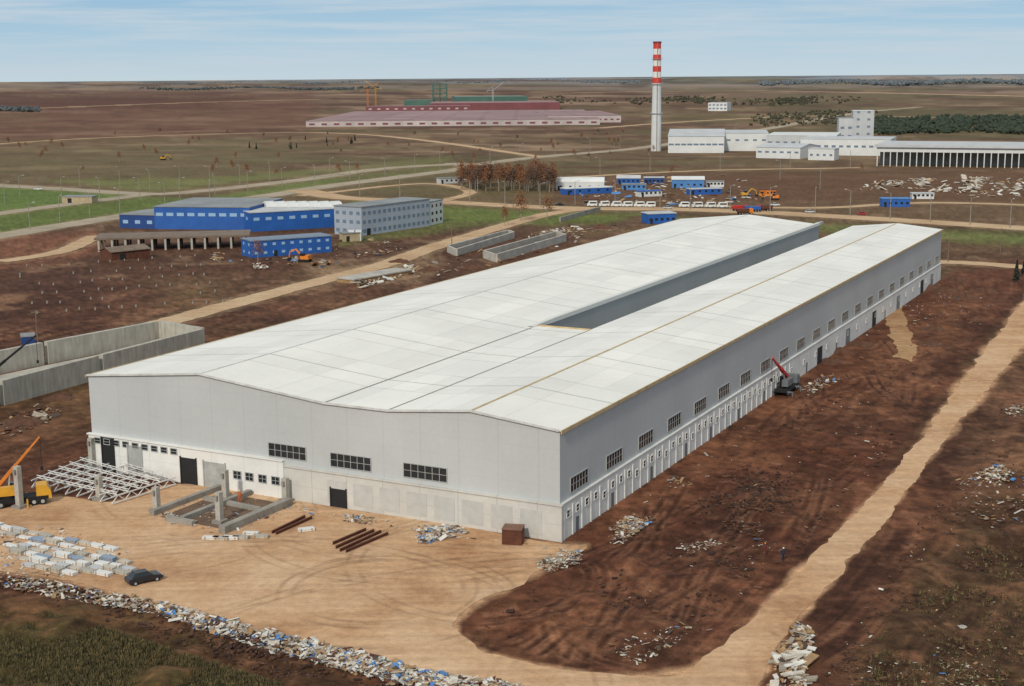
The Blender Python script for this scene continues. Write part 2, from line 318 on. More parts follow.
# ================= MAIN HALL
A0=27.2; P0=at(560,541); U=Vector((math.sin(R(A0)),math.cos(R(A0)),0)); Vv=Vector((-math.cos(R(A0)),math.sin(R(A0)),0))
def hitf(px,py,n=U,off=0):
    d=ray(px,py); o=Vector((0,0,H)); q=P0+U*off; t=(q-o).dot(U)/d.dot(U); w=o+d*t-P0; return w.dot(Vv),w.z
B=12.;L=22*B;W=81.;HE=14.9;UG=68.;V1=26.2;V2=36.8
Mhall=R(90-A0)
hall=thing('factory_hall','huge pale grey factory hall with long white low-pitched roof in the centre','factory',P0,Mhall)
wallm=panelmat('grey_cladding',(186,190,191),[(0,B,.14,.5,.9),(1,6.,.14,.5,.9),(2,2.5,.08,.1,.94)],.09,.5,(6,6,1000),.06,.97)
roofm=panelmat('white_membrane',(238,237,230),[(0,24.,.4,.3,.62),(0,12.,.24,.05,.78),(0,6.,.1,.02,.94),(1,12.6,.16,.34,.88),(1,4.2,.1,.1,.95)],.1,.6,(12.,4.2,1000),.05,.9)
basem=panelmat('pale_plaster',(204,203,197),[(1,6.,.14,.5,.8),(0,3.,.12,.5,.85),(2,2.4,.1,.05,.88)],.12,.8,(6,6,1000),.3,.93)
sidem=panelmat('pale_side_plaster',(226,225,220),[(0,3.,.14,.5,.84),(2,2.4,.1,.05,.9)],.12,.8,(3,100,1000),.3,.93)
whitem=panelmat('white_plaster',(226,226,222),[(1,6.,.12,.5,.86),(2,2.8,.1,.02,.9)],.1,.8,scale=.3)
glass=mat('dark_glass',(38,44,50),.15,.5,.2); trim=mat('grey_trim',(170,172,170),.6); tan=mat('tan_flashing',(196,172,128),.7); dk=mat('grey_gutter',(136,136,130),.7)
dark=mat('dark_opening',(34,34,36),.9); whitep=mat('white_paint',(222,223,220),.6,.8,.15)
RH=(V2+W)/2
prof=[(0,0),(0,HE),(V1/2,HE+1.3),(V1,HE),(V2,HE),(RH,HE+2.2),(W,HE),(W,0)]
mb=MB()
mb.add([(0,y,z) for y,z in prof],[tuple(range(8))])
mb.add([(0,0,0),(L,0,0),(L,0,HE),(0,0,HE)],[(0,1,2,3)])
mb.add([(0,W,0),(L,W,0),(L,W,HE),(0,W,HE)],[(1,0,3,2)])
mb.add([(L,0,0),(L,V1,0),(L,V1,HE),(L,V1/2,HE+1.3),(L,0,HE)],[(0,1,2,3,4)])
mb.add([(L,V2,0),(L,W,0),(L,W,HE),(L,RH,HE+2.2),(L,V2,HE)],[(0,1,2,3,4)])
mb.add([(UG,V1,0),(L,V1,0),(L,V1,HE),(UG,V1,HE)],[(1,0,3,2)]); mb.add([(UG,V2,0),(L,V2,0),(L,V2,HE),(UG,V2,HE)],[(0,1,2,3)])
mb.add([(UG,V1,0),(UG,V2,0),(UG,V2,HE),(UG,V1,HE)],[(0,1,2,3)])
mb.build('wall',wallm,hall)
mb=MB(); e=.25; zt=.06
def rq(x0,x1,ya,za,yb,zb): mb.add([(x0,ya,za),(x1,ya,za),(x1,yb,zb),(x0,yb,zb),(x0,ya,za+zt),(x1,ya,za+zt),(x1,yb,zb+zt),(x0,yb,zb+zt)],[(3,2,1,0),(4,5,6,7),(0,1,5,4),(1,2,6,5),(2,3,7,6),(3,0,4,7)])
rq(-e,L+e,-e,HE,V1/2,HE+1.3); rq(-e,L+e,V1/2,HE+1.3,V1+.1,HE); rq(-e,UG+e,V1+.1,HE,V2-.1,HE); rq(-e,L+e,V2-.1,HE,RH,HE+2.2); rq(-e,L+e,RH,HE+2.2,W+e,HE)
mb.build('roof',roofm,hall)
mb=MB(); us=[UG-1.5+1.*k for k in range(9)]+[UG+8+12*k for k in range(1,17)]+[L+.3]; rings=[]
for u in us:
    f=min(1,max(0.02,(u-(UG-1.5))/8))**.6; top=.12+.5*f; ov=.5*f
    rings.append([(u,V2+1.2,HE+.2),(u,V2+.6,HE+.14+top*.7),(u,V2-.1,HE+.1+top),(u,V2-ov,HE+.06+top*.9),(u,V2-ov,HE-.2*f)])
n=5; vs=[p for r_ in rings for p in r_]; fs=[]
for a in range(len(rings)-1):
    for j in range(n-1): fs.append((a*n+j,a*n+j+1,(a+1)*n+j+1,(a+1)*n+j))
mb.add(vs,fs); mb.build('raised_eave',panelmat('eave_sheet',(214,215,210),[(0,12.,.12,.05,.92)],.06,.6),hall)
mb=MB(); mb.box(UG+.3,L,V2-.25,V2-.003,HE-5.2,HE-.21)
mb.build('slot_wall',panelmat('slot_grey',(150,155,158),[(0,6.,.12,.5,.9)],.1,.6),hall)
mb=MB(); mb.box(UG+.01,L-.5,V1+.01,V2-.26,HE-5.6,HE-5.3); mb.build('slot_bounce_floor',panelmat('slot_bounce_grey',(170,172,170),[(0,12.,.2,.05,.85)],.12,.7),hall)  # added pale floor that bounces light into the gap between the roofs
mb=MB(); mb.box(-.3,L+.3,-.42,-.27,HE-.35,HE+.15); mb.box(-.3,L+.3,W+.27,W+.4,HE-.3,HE+.15); mb.build('gutter',tan,hall)
mb=MB(); mb.box(-.2,L,V1/2-.18,V1/2+.18,HE+1.36,HE+1.42); mb.build('ridge_cap',tan,hall)
mb=MB(); mb.box(-.2,L,RH-.12,RH+.12,HE+2.26,HE+2.31); mb.build('ridge_cap',mat('pale_ridge',(206,208,204),.7),hall)
for y in (V1,V2):
    mb=MB(); mb.box(-.2,UG-(2 if y==V2 else 0),y-.12,y+.12,HE+.08,HE+.12); mb.build('valley_gutter',dk,hall)
mb=MB(); mb.box(UG+.26,UG+.55,V1-.1,V2-.3,HE-.3,HE+.3); mb.build('edge_flashing',tan,hall)
mb=MB()
for (a,b_) in zip(prof[1:-1],prof[2:-1]):
    mb.bar((-.3,a[0],a[1]+.1),(-.3,b_[0],b_[1]+.1),.12,0,.3)
mb.build('parapet_trim',mat('pale_trim',(206,208,206),.6),hall)
mb=MB(); mb.box(-.45,-.003,-.45,44,0,4.9); mb.box(-.62,-.0,-.62,44,4.9,5.1); mb.build('base_wall',basem,hall)
mb=MB(); mb.box(-.5,-.003,44.01,W+.3,0,5.6); mb.box(-.7,0,44.01,W+.5,5.6,5.8); mb.build('annex_wall',whitem,hall)
mb=MB(); mb.box(0,L,-.3,-.003,0,4.9); mb.box(0,L,-.4,0,4.9,5.05); mb.build('base_wall',sidem,hall)
def window(parent,w,h,x,y,z,rz,nm=4,fm=None,gm_=None,nh=1):
    mb=MB(); mb.box(-w/2,w/2,-.12,0,-h/2-.1,-h/2); mb.box(-w/2,w/2,-.12,0,h/2,h/2+.1); mb.box(-w/2-.1,-w/2,-.12,0,-h/2-.1,h/2+.1); mb.box(w/2,w/2+.1,-.12,0,-h/2-.1,h/2+.1)
    for k in range(1,nm): xx=-w/2+w*k/nm; mb.box(xx-.04,xx+.04,-.1,-.06,-h/2,h/2)
    for k in range(1,nh+1): zz_=-h/2+h*k/(nh+1); mb.box(-w/2,w/2,-.098,-.062,zz_-.03,zz_+.03)
    f=mb.build('window',fm or trim,parent,(x,y,z)); f.rotation_euler=(0,0,rz)
    mb=MB(); mb.box(-w/2,w/2,-.06,-.005,-h/2,h/2); mb.build('pane',gm_ or glass,f); return f
def wcopy(src,loc):
    f=src.copy(); COL.objects.link(f); f.location=loc
    for c in src.children: d=c.copy(); COL.objects.link(d); d.parent=f
for (a,b_,c,d) in ((269,306,444,459),(331,371,455,469),(404,447,464,481)):
    va,z1=hitf(a,c); vb,z0=hitf(b_,d); window(hall,abs(va-vb),1.9,0,(va+vb)/2,(z1+z0)/2,R(-90),6)
w0_=window(hall,5.6,1.9,6,0,6.7,0,6)
for k in range(1,22): wcopy(w0_,(6+B*k,0,6.7))
sw=window(hall,.9,.9,1.8,-.3,3.3,0,1,whitep)
for k in range(1,34): wcopy(sw,(1.8+3.*k,-.3,3.3 if k%4 else 2.6))
for k in range(35,86,3): wcopy(sw,(1.8+3.*k,-.3,2.6))
mb=MB(); mb.box(-.16,.16,-.12,0,0,4.3); pil=mb.build('pilaster',mat('pale_pilaster',(224,224,220),.7),hall,(.5,-.3,0))
for k in range(1,36): put(pil,'pilaster',hall,(.3+3.*k,-.3,0))
mb=MB(); mb.box(-.45,.45,-.05,0,.05,2.1); dr=mb.build('door',mat('grey_door',(104,110,114),.6),hall,(4.8,-.3,0))
for u in (16.8,31.8,46.8,58.8,73.8,88.8,100.8,118,142,190): put(dr,'door',hall,(u,-.3,0))
for k,u in enumerate((128,152,178,205,236,250)):
    mb=MB(); mb.box(-1.8,1.8,-.1,0,0,3.6); mb.build('gate',mat('grey_gate',(126,132,136),.6) if k%2 else dark,hall,(u,-.3,0))
for (a,b_,c,d,mm,nm) in ((181,197,457,484,dark,'doorway'),(204,226,461,489,trim,'gate'),(331,346,488,505,dark,'doorway'),(128,142,445,462,trim,'gate'),(102,114,437,452,dark,'doorway')):
    va,z1=hitf(a,c,off=-.5); vb,z0=hitf(b_,d,off=-.5); x=-.5 if va>46 else -.45
    mb=MB(); mb.box(x-.06,x-.003,vb,va,.05,max(z1,2.4)); mb.box(x-.16,x-.061,vb-.2,vb,.05,max(z1,2.4)+.2); mb.box(x-.16,x-.061,va,va+.2,.05,max(z1,2.4)+.2); mb.build(nm,mm,hall)
for px in (238,250,263,276):
    v,z=hitf(px,485,off=-.5); window(hall,1.3,1.1,-.5,v,2.6,R(-90),2)
for k in range(9):
    v=79.4-k*1.9; window(hall,1.1,.8,-.5,v,4.8,R(-90),1)  # row of small windows standing in for unread lettering on the wall
for k in range(8):
    mb=MB(); mb.box(-.5,-.453,2.4+k*4.4,5.6+k*4.4,.6,3.9); mb.build('wall_panel',mat('panel_grey',(188,188,184),.8,.7,.12),hall)
# ================= helpers for other buildings
def frame(p0,p1):
    a=at(*p0);b_=at(*p1); d=b_-a; return a,math.atan2(d.y,d.x),d.length
def block(name,label,cat,p0,p1,depth,h,wm,rm,roof='flat',rows=0,cols=0,ww=1.4,wh=1.2,z0=1.0,group=None,ends=0,rise=None,door=None,gm_=None,fl=3.0):
    a,rz,w=frame(p0,p1); t=thing(name,label,cat,a,rz,group); mb=MB()
    rise=rise if rise is not None else depth*.18
    if roof=='flat':
        mb.box(0,w,0,depth,0,h); mb.build('wall',wm,t); mb=MB(); mb.box(-.25,w+.25,-.25,depth+.25,h,h+.35); mb.build('roof',rm,t)
    elif roof=='gable':
        mb.prx([(0,0),(depth,0),(depth,h),(depth/2,h+rise),(0,h)],0,w); mb.build('wall',wm,t); mb=MB()
        mb.prx([(-.4,h-.05),(-.4,h+.12),(depth/2,h+rise+.25),(depth+.4,h+.12),(depth+.4,h-.05),(depth/2,h+rise+.06)],-.4,w+.4); mb.build('roof',rm,t)
    elif roof=='arch':
        pr=[(depth/2-depth/2*math.cos(math.pi*k/12),h+rise*math.sin(math.pi*k/12)) for k in range(13)]
        mb.prx([(0,0)]+[(p[0],p[1]) for p in pr]+[(depth,0)],0,w); mb.build('wall',wm,t); mb=MB()
        pr2=[(depth/2-(depth/2+.15)*math.cos(math.pi*k/12),h+.02+(rise+.15)*math.sin(math.pi*k/12)) for k in range(13)]
        for p,q in zip(pr2,pr2[1:]): mb.add([(-.2,*p),(w+.2,*p),(w+.2,*q),(-.2,*q)],[(0,1,2,3)])
        mb.build('roof',rm,t)
    src=None
    for r_ in range(rows):
        for c in range(cols):
            x=w*(c+.5)/cols; z=z0+r_*fl+wh/2
            if src is None: mb=MB(); mb.box(-ww/2,ww/2,-.08,-.003,-wh/2,wh/2); src=mb.build('window',gm_ or glass,t,(x,0,z))
            else: put(src,'window',t,(x,0,z))
    if ends and rows:
        n=ends
        for r_ in range(rows):
            for c in range(n):
                put(src,'window',t,(w,depth*(c+.5)/n,z0+r_*fl+wh/2),R(90)); put(src,'window',t,(0,depth*(c+.5)/n,z0+r_*fl+wh/2),R(-90))
    if door:
        mb=MB(); mb.box(door[0],door[0]+door[1],-.12,-.003,.02,door[2]); mb.build('door',dark if len(door)<4 else door[3],t)
    return t
blue=mat('blue_paint',(34,92,170),.6,.2,.2); blue2=mat('light_blue_paint',(74,130,190),.6,.2,.2); dblue=mat('navy_blue',(32,68,130),.6,.2,.2)
lg=mat('light_grey_sheet',(190,193,195),.6,.1,.15); gg=mat('grey_concrete',(150,146,138),.9,.3,.35,bump=.03); cc_=mat('pale_concrete',(182,178,168),.9,.3,.3,bump=.03)
brownc=mat('brown_grey_concrete',(124,108,94),.9,.3,.3); rgrey=mat('roof_grey',(138,142,144),.7,.08,.25); wht=mat('white_sheet',(212,215,214),.6,.08,.12)
pink=panelmat('dull_pink_roof',(166,134,134),[(1,60,16,.2,.78),(0,45,6,.2,.88)],.2,.7,(45,60,1000),.01,.8); redm=mat('muted_red_sheet',(124,70,74),.6,.05,.2); greenm=mat('muted_green_sheet',(68,104,94),.6,.05,.2)
rust=mat('rust',(100,60,44),.9,.8,.4); oran=mat('orange_paint',(222,130,40),.5,1,.2); yel=mat('yellow_paint',(214,160,48),.5,1,.2); blk=mat('black_rubber',(24,24,26),.8); redp=mat('red_paint',(176,40,34),.5,.5,.15)
wood=mat('raw_timber',(168,136,98),.85,1,.35); wg=mat('pale_glass',(150,184,214),.3,.5,.1); bgg=mat('blue_grey_glass',(112,130,148),.3,.5,.2)

block('industrial_building','long blue and grey workshop with flat grey roof left of the tents','building',(155,229),(250,230),42,9,blue,rgrey,rows=1,cols=9,ww=3,wh=1.3,z0=5.4,ends=3,gm_=wg)
block('industrial_building','low blue wing at the left end of the blue complex','building',(120,228),(156,229),22,5.5,dblue,rgrey,rows=1,cols=3,ww=2.4,wh=1.4,z0=2,ends=2,gm_=wg)
block('industrial_building','bright blue workshop in the middle of the blue complex','building',(251,232),(356,226),30,7.5,blue,lg,rows=1,cols=9,ww=2.4,wh=1.2,z0=4.4,ends=3,gm_=wg)
for k in range(7):
    block('roof_tent','small white arched canopy on the blue workshop roof','canopy',(268+k*11,226.5),(277+k*11,226),9,7.9,wht,wht,'arch',rise=2.0,group='white canopies on the blue workshop')
t=block('office_block','three storey pale grey office block beside the blue workshop','building',(362,236),(430,226),14,11,mat('blue_grey_sheet',(160,170,182),.6,.1,.12),rgrey,rows=3,cols=14,ww=1.7,wh=1.3,z0=1.2,fl=3.4,ends=4,gm_=bgg,door=(3,2,2.6))
block('office_annex','narrow white annex at the right end of the office block','building',(430.5,225.5),(443,222.5),12,9.5,wht,rgrey,rows=3,cols=3,ww=1.6,wh=1.3,z0=1.2,fl=3)
block('office_block','two storey bright blue container office in front of the workshop','building',(252,258),(332,252),10,5.6,blue,mat('blue_grey_roof',(120,136,156),.6),rows=2,cols=9,ww=1.2,wh=.9,z0=1.1,fl=2.8,ends=2,gm_=wg,door=(8,1.2,2.1))
block('storage_cabin','small tan cabin right of the blue container office','cabin',(344,242),(360,241),5,3,mat('tan_sheet',(176,160,128),.7),rgrey,door=(1,1.2,2.1))
a,rz,w=frame((96,252),(250,248)); t=thing('unfinished_building','unfinished brown concrete frame with slab roof and rows of columns','unfinished building',a,rz)
mb=MB(); mb.box(-.5,w,0,18,4.2,4.8); mb.build('roof_slab',brownc,t)
for r_ in range(3):
    for k in range(12):
        mb=MB(); mb.box(-.35,.35,-.35,.35,0,4.2); mb.build('column',cc_ if r_==0 else brownc,t,(1+k*(w-3)/11,.6+r_*8.2,0))
block('site_cabin','brown low shed at the left end of the concrete frame','shed',(112,262),(150,258),8,3.2,rust,brownc,'gable',rise=1.2,door=(3,2,2.4))

# chimney
cp=at(656,151); hc=hgt(656,151,43); ch=thing('chimney','tall white factory chimney with red and white striped top','chimney',cp)
r0_,r1_=4.2,3.1
def rad(z): return r0_+(r1_-r0_)*z/hc
zs=hc*.63
mb=MB(); mb.cyl((0,0,0),(0,0,zs),r0_,rad(zs),24); mb.build('shaft',mat('pale_shaft',(206,209,210),.7,.03,.12),ch)
nb=7
for k in range(nb):
    za=zs+(hc-zs)*k/nb; zb=zs+(hc-zs)*(k+1)/nb; mb=MB(); mb.cyl((0,0,za),(0,0,zb),rad(za),rad(zb),24); mb.build('painted_band',mat('warning_red',(200,60,50),.6,.05,.1) if k%2==0 else whitep,ch)
mb=MB(); mb.cyl((0,0,hc),(0,0,hc+1.2),rad(hc)+.5,rad(hc)+.3,24); mb.build('rim',mat('dark_red',(120,50,46),.7),ch)
for z in (hc*.35,hc*.62,hc*.85):
    mb=MB(); mb.cyl((0,0,z),(0,0,z+.3),rad(z)+1.1,rad(z)+1.1,24)
    for k in range(12):
        aa=k*math.pi/6; c_=Vector((math.cos(aa),math.sin(aa),0))*(rad(z)+1.0); mb.bar(c_+Vector((0,0,z+.3)),c_+Vector((0,0,z+1.5)),.12)
    mb.build('platform',trim,ch)
mb=MB(); mb.bar((0,-rad(0)-.3,0),(0,-rad(hc)-.3,hc),.5); mb.build('ladder',dk,ch)
block('factory_building','white gabled hall just right of the chimney','factory',(668,153),(724,153),90,13,wht,lg,'gable',rise=4,rows=1,cols=9,ww=4,wh=1.4,z0=6,gm_=bgg)
block('factory_building','white flat-roofed hall behind the gabled one right of the chimney','factory',(724,151),(768,151),70,14,wht,lg,rows=1,cols=5,ww=3,wh=1.4,z0=8,gm_=bgg)
block('factory_building','long low white hall joining the works buildings','factory',(766,152),(836,152.5),60,13,lg,wht,rows=1,cols=9,ww=3,wh=1.4,z0=7,gm_=bgg)
block('factory_building','small white gabled building in front of the white works','factory',(756,158),(800,159),40,8,wht,lg,'gable',rise=2,rows=1,cols=6,ww=3,wh=1.3,z0=4,gm_=bgg)
block('factory_building','square white stair block left of the tall grey tower','tower',(838,147),(853,147),22,24,lg,rgrey,rows=2,cols=2,ww=3,wh=2,z0=8,fl=7,gm_=bgg)
block('factory_building','long white hall in front of the tall tower building','factory',(800,155),(890,156),50,12,wht,lg,rows=1,cols=12,ww=3,wh=1.6,z0=6,gm_=bgg)
block('factory_building','narrow white block between the works halls','factory',(808,160),(834,160.5),14,8,wht,lg,rows=1,cols=4,ww=2,wh=1.5,z0=3,gm_=bgg)
block('factory_building','tall boxy grey-white tower rising above the works','tower',(852,147),(873,147),20,hgt(862,147,111),mat('tower_grey',(184,188,190),.6,.05,.15),wht,rows=4,cols=2,ww=2.4,wh=1.8,z0=10,fl=6,gm_=bgg)
a,rz,w=frame((877,166),(1075,169)); t=thing('open_hall','long open-sided hall with pale roof and row of columns at right edge','building',a,rz)
mb=MB(); mb.box(-2,w,-2,60,12.5,14); mb.build('roof',lg,t); mb=MB(); mb.box(0,w,14,59,.1,12.4); mb.build('rear_wall',mat('shaded_interior',(142,142,138),.9),t)
mb=MB(); mb.box(-.5,w,-.3,.3,9.4,12.4); mb.build('fascia_beam',wht,t)
for k in range(30):
    mb=MB(); mb.box(-.3,.3,-.4,.4,0,9.4); mb.build('column',wht,t,(k*w/29,0,0))
fw_=mat('dusty_white_sheet',(190,180,178),.7,.01,.3)
block('factory_building','wide distant factory with dull purple-pink roof and low pale wall','factory',(306,127),(600,124.8),520,7,fw_,pink,rows=1,cols=24,ww=7,wh=2.4,z0=2,gm_=redm)
block('factory_building','distant pale hall at the right end of the pink roofed factory','factory',(548,123),(621,122.3),260,9,fw_,pink,rows=1,cols=12,ww=4,wh=2,z0=3,gm_=redm)
block('factory_building','low dark red hall standing across the middle of the pink roofed factory','factory',(366,115.5),(470,114.6),60,14,redm,mat('wine_roof',(132,92,98),.7,.02,.2),rows=1,cols=12,ww=5,wh=2.4,z0=9,gm_=fw_)
block('factory_building','muted red hall rising behind the pink roofed factory','factory',(430,110.5),(560,109.4),160,13,redm,mat('rose_roof',(150,112,114),.7,.02,.2))
block('factory_building','distant muted green hall behind the muted red hall','factory',(456,104.2),(528,103.5),160,16,greenm,mat('grey_green_roof',(104,126,118),.7))
block('factory_building','low green structure left of the distant green tower','factory',(404,106),(432,105.8),80,12,greenm,mat('grey_green_roof',(104,126,118),.7))
t=thing('steel_tower','dark green open steel tower frame beside the distant green hall','tower',at(440,107)); hh=hgt(440,107,84)
for sx in (-14,0,14):
    for sy in (-8,8):
        mb=MB(); mb.bar((sx,sy,0),(sx,sy,hh),2.4); mb.build('post',greenm,t)
mb=MB()
for k in range(1,6):
    z=hh*k/5
    for sy in (-8,8): mb.bar((-15,sy,z),(15,sy,z),2.2); 
    for sx in (-14,0,14): mb.bar((sx,-8,z),(sx,8,z),1.8)
    mb.bar((-14,-8,z-hh/5),(0,-8,z),1.2); mb.bar((14,-8,z-hh/5),(0,-8,z),1.2)
mb.build('floor_beams',greenm,t)
def towercrane(px,py,pyt,label,jib=1,m=None):
    m=m or oran; hh=hgt(px,py,pyt); t=thing('tower_crane',label,'crane',at(px,py),R(20*jib))
    w=1.1; mb=MB()
    for sx in (-w,w):
        for sy in (-w,w): mb.bar((sx,sy,0),(sx,sy,hh),.26)
    n=int(hh/8)
    for k in range(n): z=hh*k/n; z2=hh*(k+1)/n; mb.bar((-w,-w,z),(w,-w,z2),.2); mb.bar((w,w,z),(-w,w,z2),.2)
    mb.build('mast',m,t); mb=MB(); mb.bar((-12*jib,0,hh-1),(0,0,hh-.5),.6); mb.bar((0,0,hh-.5),(22*jib,0,hh+14),.5); mb.bar((0,0,hh),(-2*jib,0,hh+7),.4); mb.bar((-2*jib,0,hh+7),(20*jib,0,hh+13),.2); mb.bar((-2*jib,0,hh+7),(-11*jib,0,hh),.2); mb.build('jib',m,t)
    mb=MB(); mb.box(-12*jib-1.,-12*jib+1.,-.8,.8,hh-3,hh-1.4); mb.build('counterweight',gg,t); return t
towercrane(368,112,90,'orange tower crane left of the distant factory',1); towercrane(376,111,88,'second orange tower crane close to the first one',-1,yel); towercrane(493,108,90,'pale tower crane above the distant green hall',1,lg)
block('far_building','tiny white building on the far plain right of the chimney','building',(708,111),(727,111),40,14,wht,lg,rows=2,cols=5,ww=4,wh=2.4,z0=3,fl=6,gm_=bgg)
camp=[((556,190),(604,190),10,'arch',wht,wht,4.0,'white arched storage tent at the left end of the site camp','tent'),
 ((566,195),(612,193),7,'flat',blue,wht,3.0,'long blue cabin in front of the arched tent','cabin'),
 ((617,184),(640,184),7,'gable',blue,lg,3.2,'blue gabled cabin right of the arched tent','cabin'),
 ((622,190),(646,190),6,'flat',blue2,rgrey,2.8,'light blue flat cabin in front of the blue gabled cabin','cabin'),
 ((644,184),(664,184),7,'flat',dblue,lg,3.4,'dark blue cabin in the middle of the site camp','cabin'),
 ((672,188),(704,188),9,'gable',blue2,wht,4.5,'larger light blue gabled shed right of the site camp','shed'),
 ((690,195),(722,194),5,'flat',blue,lg,2.8,'long blue cabin in front of the gabled shed','cabin'),
 ((706,187),(724,187),6,'flat',wht,rgrey,2.8,'white cabin right of the gabled shed','cabin'),
 ((640,197),(662,196),5,'flat',wht,blue,2.6,'white cabin with blue roof nearest the road','cabin'),
 ((648,224),(676,223),8,'flat',blue,lg,4.0,'roadside blue kiosk with pale roof behind the hall','kiosk'),
 ((882,207),(910,207),7,'flat',blue,blue2,3.6,'blue guard house beside the road at right','cabin'),
 ((912,199),(934,199),5,'flat',wht,lg,2.6,'white cabin right of the blue guard house','cabin'),
 ((760,196),(776,196),5,'flat',oran,rust,3.0,'orange container at the right end of the site camp','container'),
 ((584,206),(598,206),5,'flat',brownc,rust,3.0,'brown shed beside the road left of the minibuses','shed'),
 ((440,184),(463,183),5,'flat',lg,rgrey,3.0,'grey cabin by the bend of the road','cabin')]
for p0,p1,dp,rf,wm,rm,h,lab,c in camp:
    block({'tent':'storage_tent','cabin':'site_cabin','shed':'shed','kiosk':'kiosk','container':'shipping_container'}[c],lab,c,p0,p1,dp,h,wm,rm,rf,rows=1,cols=5,ww=1.2,wh=1.,z0=1.3,door=(1,1.1,2.1),rise=1.4 if rf!='arch' else 2.5)
block('warehouse','low tan shed on the plain at the far left middle','shed',(62,203),(92,203),8,3,mat('tan_sheet',(176,160,128),.7),rgrey,door=(3,2,2.3))
def wallrun(name,label,cat_,pts,th,h,m,group=None,closed=False):
    P=[at(*p) for p in pts]; t=thing(name,label,cat_,P[0],0,group); 
    n=len(P) if closed else len(P)-1
    for i in range(n):
        a=P[i]-P[0];b_=P[(i+1)%len(P)]-P[0]; d=(b_-a).normalized()*(th*.5+.01); mb=MB(); hh=h+.004*i
        mb.bar(a+Vector((0,0,hh/2))+d*(1 if i else 0),b_+Vector((0,0,hh/2))-d,th,0,hh); mb.build('wall_section',m,t)
    return t
wallrun('concrete_trough','left long low concrete channel behind the hall','concrete channel',[(448,252),(508,236),(514,238),(456,256)],.8,2.4,cc_,closed=True)
wallrun('concrete_trough','right long low concrete channel behind the hall','concrete channel',[(484,258),(556,238),(566,241),(496,262)],.8,2.6,cc_,closed=True)
wallrun('low_wall','short concrete wall by the road behind the hall','concrete wall',[(560,222),(600,211)],.8,2.,gg)
block('flat_platform','row of pale crates platform beside the dirt road behind the hall','platform',(354,284),(412,274),7,1.1,wood,cc_)
mw,t_,b_w=nt('weathered_concrete'); co=N(t_,'ShaderNodeTexCoord').outputs['Object']; mp=N(t_,'ShaderNodeMapping'); mp.inputs['Scale'].default_value=(.9,.9,.12); t_.links.new(co,mp.inputs[0])
c=N(t_,'ShaderNodeRGB'); c.outputs[0].default_value=(*lin((182,178,166)),1); o=mixmul(t_,c.outputs[0],ramp(t_,noise(t_,mp.outputs[0],1.2,6,.7),.3,.65,.65,1.06)); o=mixmul(t_,o,ramp(t_,noise(t_,co,.25,4),.3,.7,.8,1.06))
t_.links.new(o,b_w.inputs['Base Color']); b_w.inputs['Roughness'].default_value=.95
bas=wallrun('concrete_basin','large unfinished grey concrete basin with high walls at left','concrete walls',[(-70,424),(0,406),(100,378),(205,349),(160,341),(45,364),(-70,388)],1.2,4.8,mw,closed=True)
fl=sheet('basin_floor',[(-66,421),(0,403),(100,375),(200,349),(158,343),(45,366),(-66,390)],cc_,.12,0,50,None); tag(fl,'flat grey concrete floor inside the unfinished basin','concrete floor')
# ================= yard objects
def trussline(mb,a,b_,h,n,r):
    a=Vector(a);b_=Vector(b_); up=Vector((0,0,h)); mb.bar(a,b_,r); mb.bar(a+up,b_+up,r)
    for k in range(n):
        p=a.lerp(b_,k/n);q=a.lerp(b_,(k+1)/n); mb.bar(p,q+up,r*.7) if k%2==0 else mb.bar(p+up,q,r*.7)
Aq,Bq,Cq,Dq=at(32,489),at(96,462),at(176,486),at(112,506)
for k in range(8):
    f=k/7; p=Aq.lerp(Dq,f); q=Bq.lerp(Cq,f); mb=MB(); trussline(mb,(0,0,.3+.03*(k%3)),q-p+Vector((0,0,.3+.03*(k%3))),1.0,10,.15)
    o=mb.build('steel_truss',whitep,None,p); tag(o,'white steel lattice truss lying in the frame at the hall left end','truss','white trusses on the ground at the left of the hall')
for k in range(6):
    f=(k+.5)/6; p=Aq.lerp(Bq,f); q=Dq.lerp(Cq,f); mb=MB(); trussline(mb,(0,0,1.45),q-p+Vector((0,0,1.45)),.35,14,.1)
    o=mb.build('steel_purlin',whitep,None,p); tag(o,'light white steel brace lying across the lattice trusses','brace','white braces across the trusses')
for (px,py,pt,lab) in ((100,500,476,'concrete column standing in front of the white trusses'),(157,512,487,'concrete column at the right end of the white trusses'),(220,523,492,'tallest pale concrete column in front of the hall'),(226,500,470,'concrete column close to the hall wall'),(93,470,438,'concrete column by the left corner of the hall'),(286,502,478,'concrete column by the right end of the foundation'),(20,508,466,'concrete column beside the yellow crane')):
    t=thing('concrete_column',lab,'column',at(px,py),R(63)); hh=hgt(px,py,pt); mb=MB(); mb.box(-.4,.4,-.4,.4,0,hh); mb.build('shaft',cc_,t); mb=MB(); mb.box(-.8,.8,-.8,.8,0.05,.5); mb.box(-.4-.35,-.402,-.2,.2,hh-1,hh-.4); mb.build('base',gg,t)
for i_,(a,b_,th,h,lab) in enumerate((((152,516),(222,489),.8,.8,'leftmost low concrete foundation wall in front of the hall'),((182,522),(252,494),.8,.8,'second low concrete foundation wall from the left'),((222,534),(292,504),1.1,1.1,'right low concrete foundation wall beside the hall'),((168,521),(196,526),.8,.7,'short concrete foundation piece joining the two left walls'),((205,500),(262,512),.7,.6,'cross foundation wall behind the two left walls'))):
    wallrun('foundation_wall',lab,'foundation',[a,b_],th,h,gg)
sheet('foundation_pit',[(160,517),(222,493),(285,504),(225,530)],mat('wet_soil',(112,90,72),.9,.5,.4),.056,.14,3)
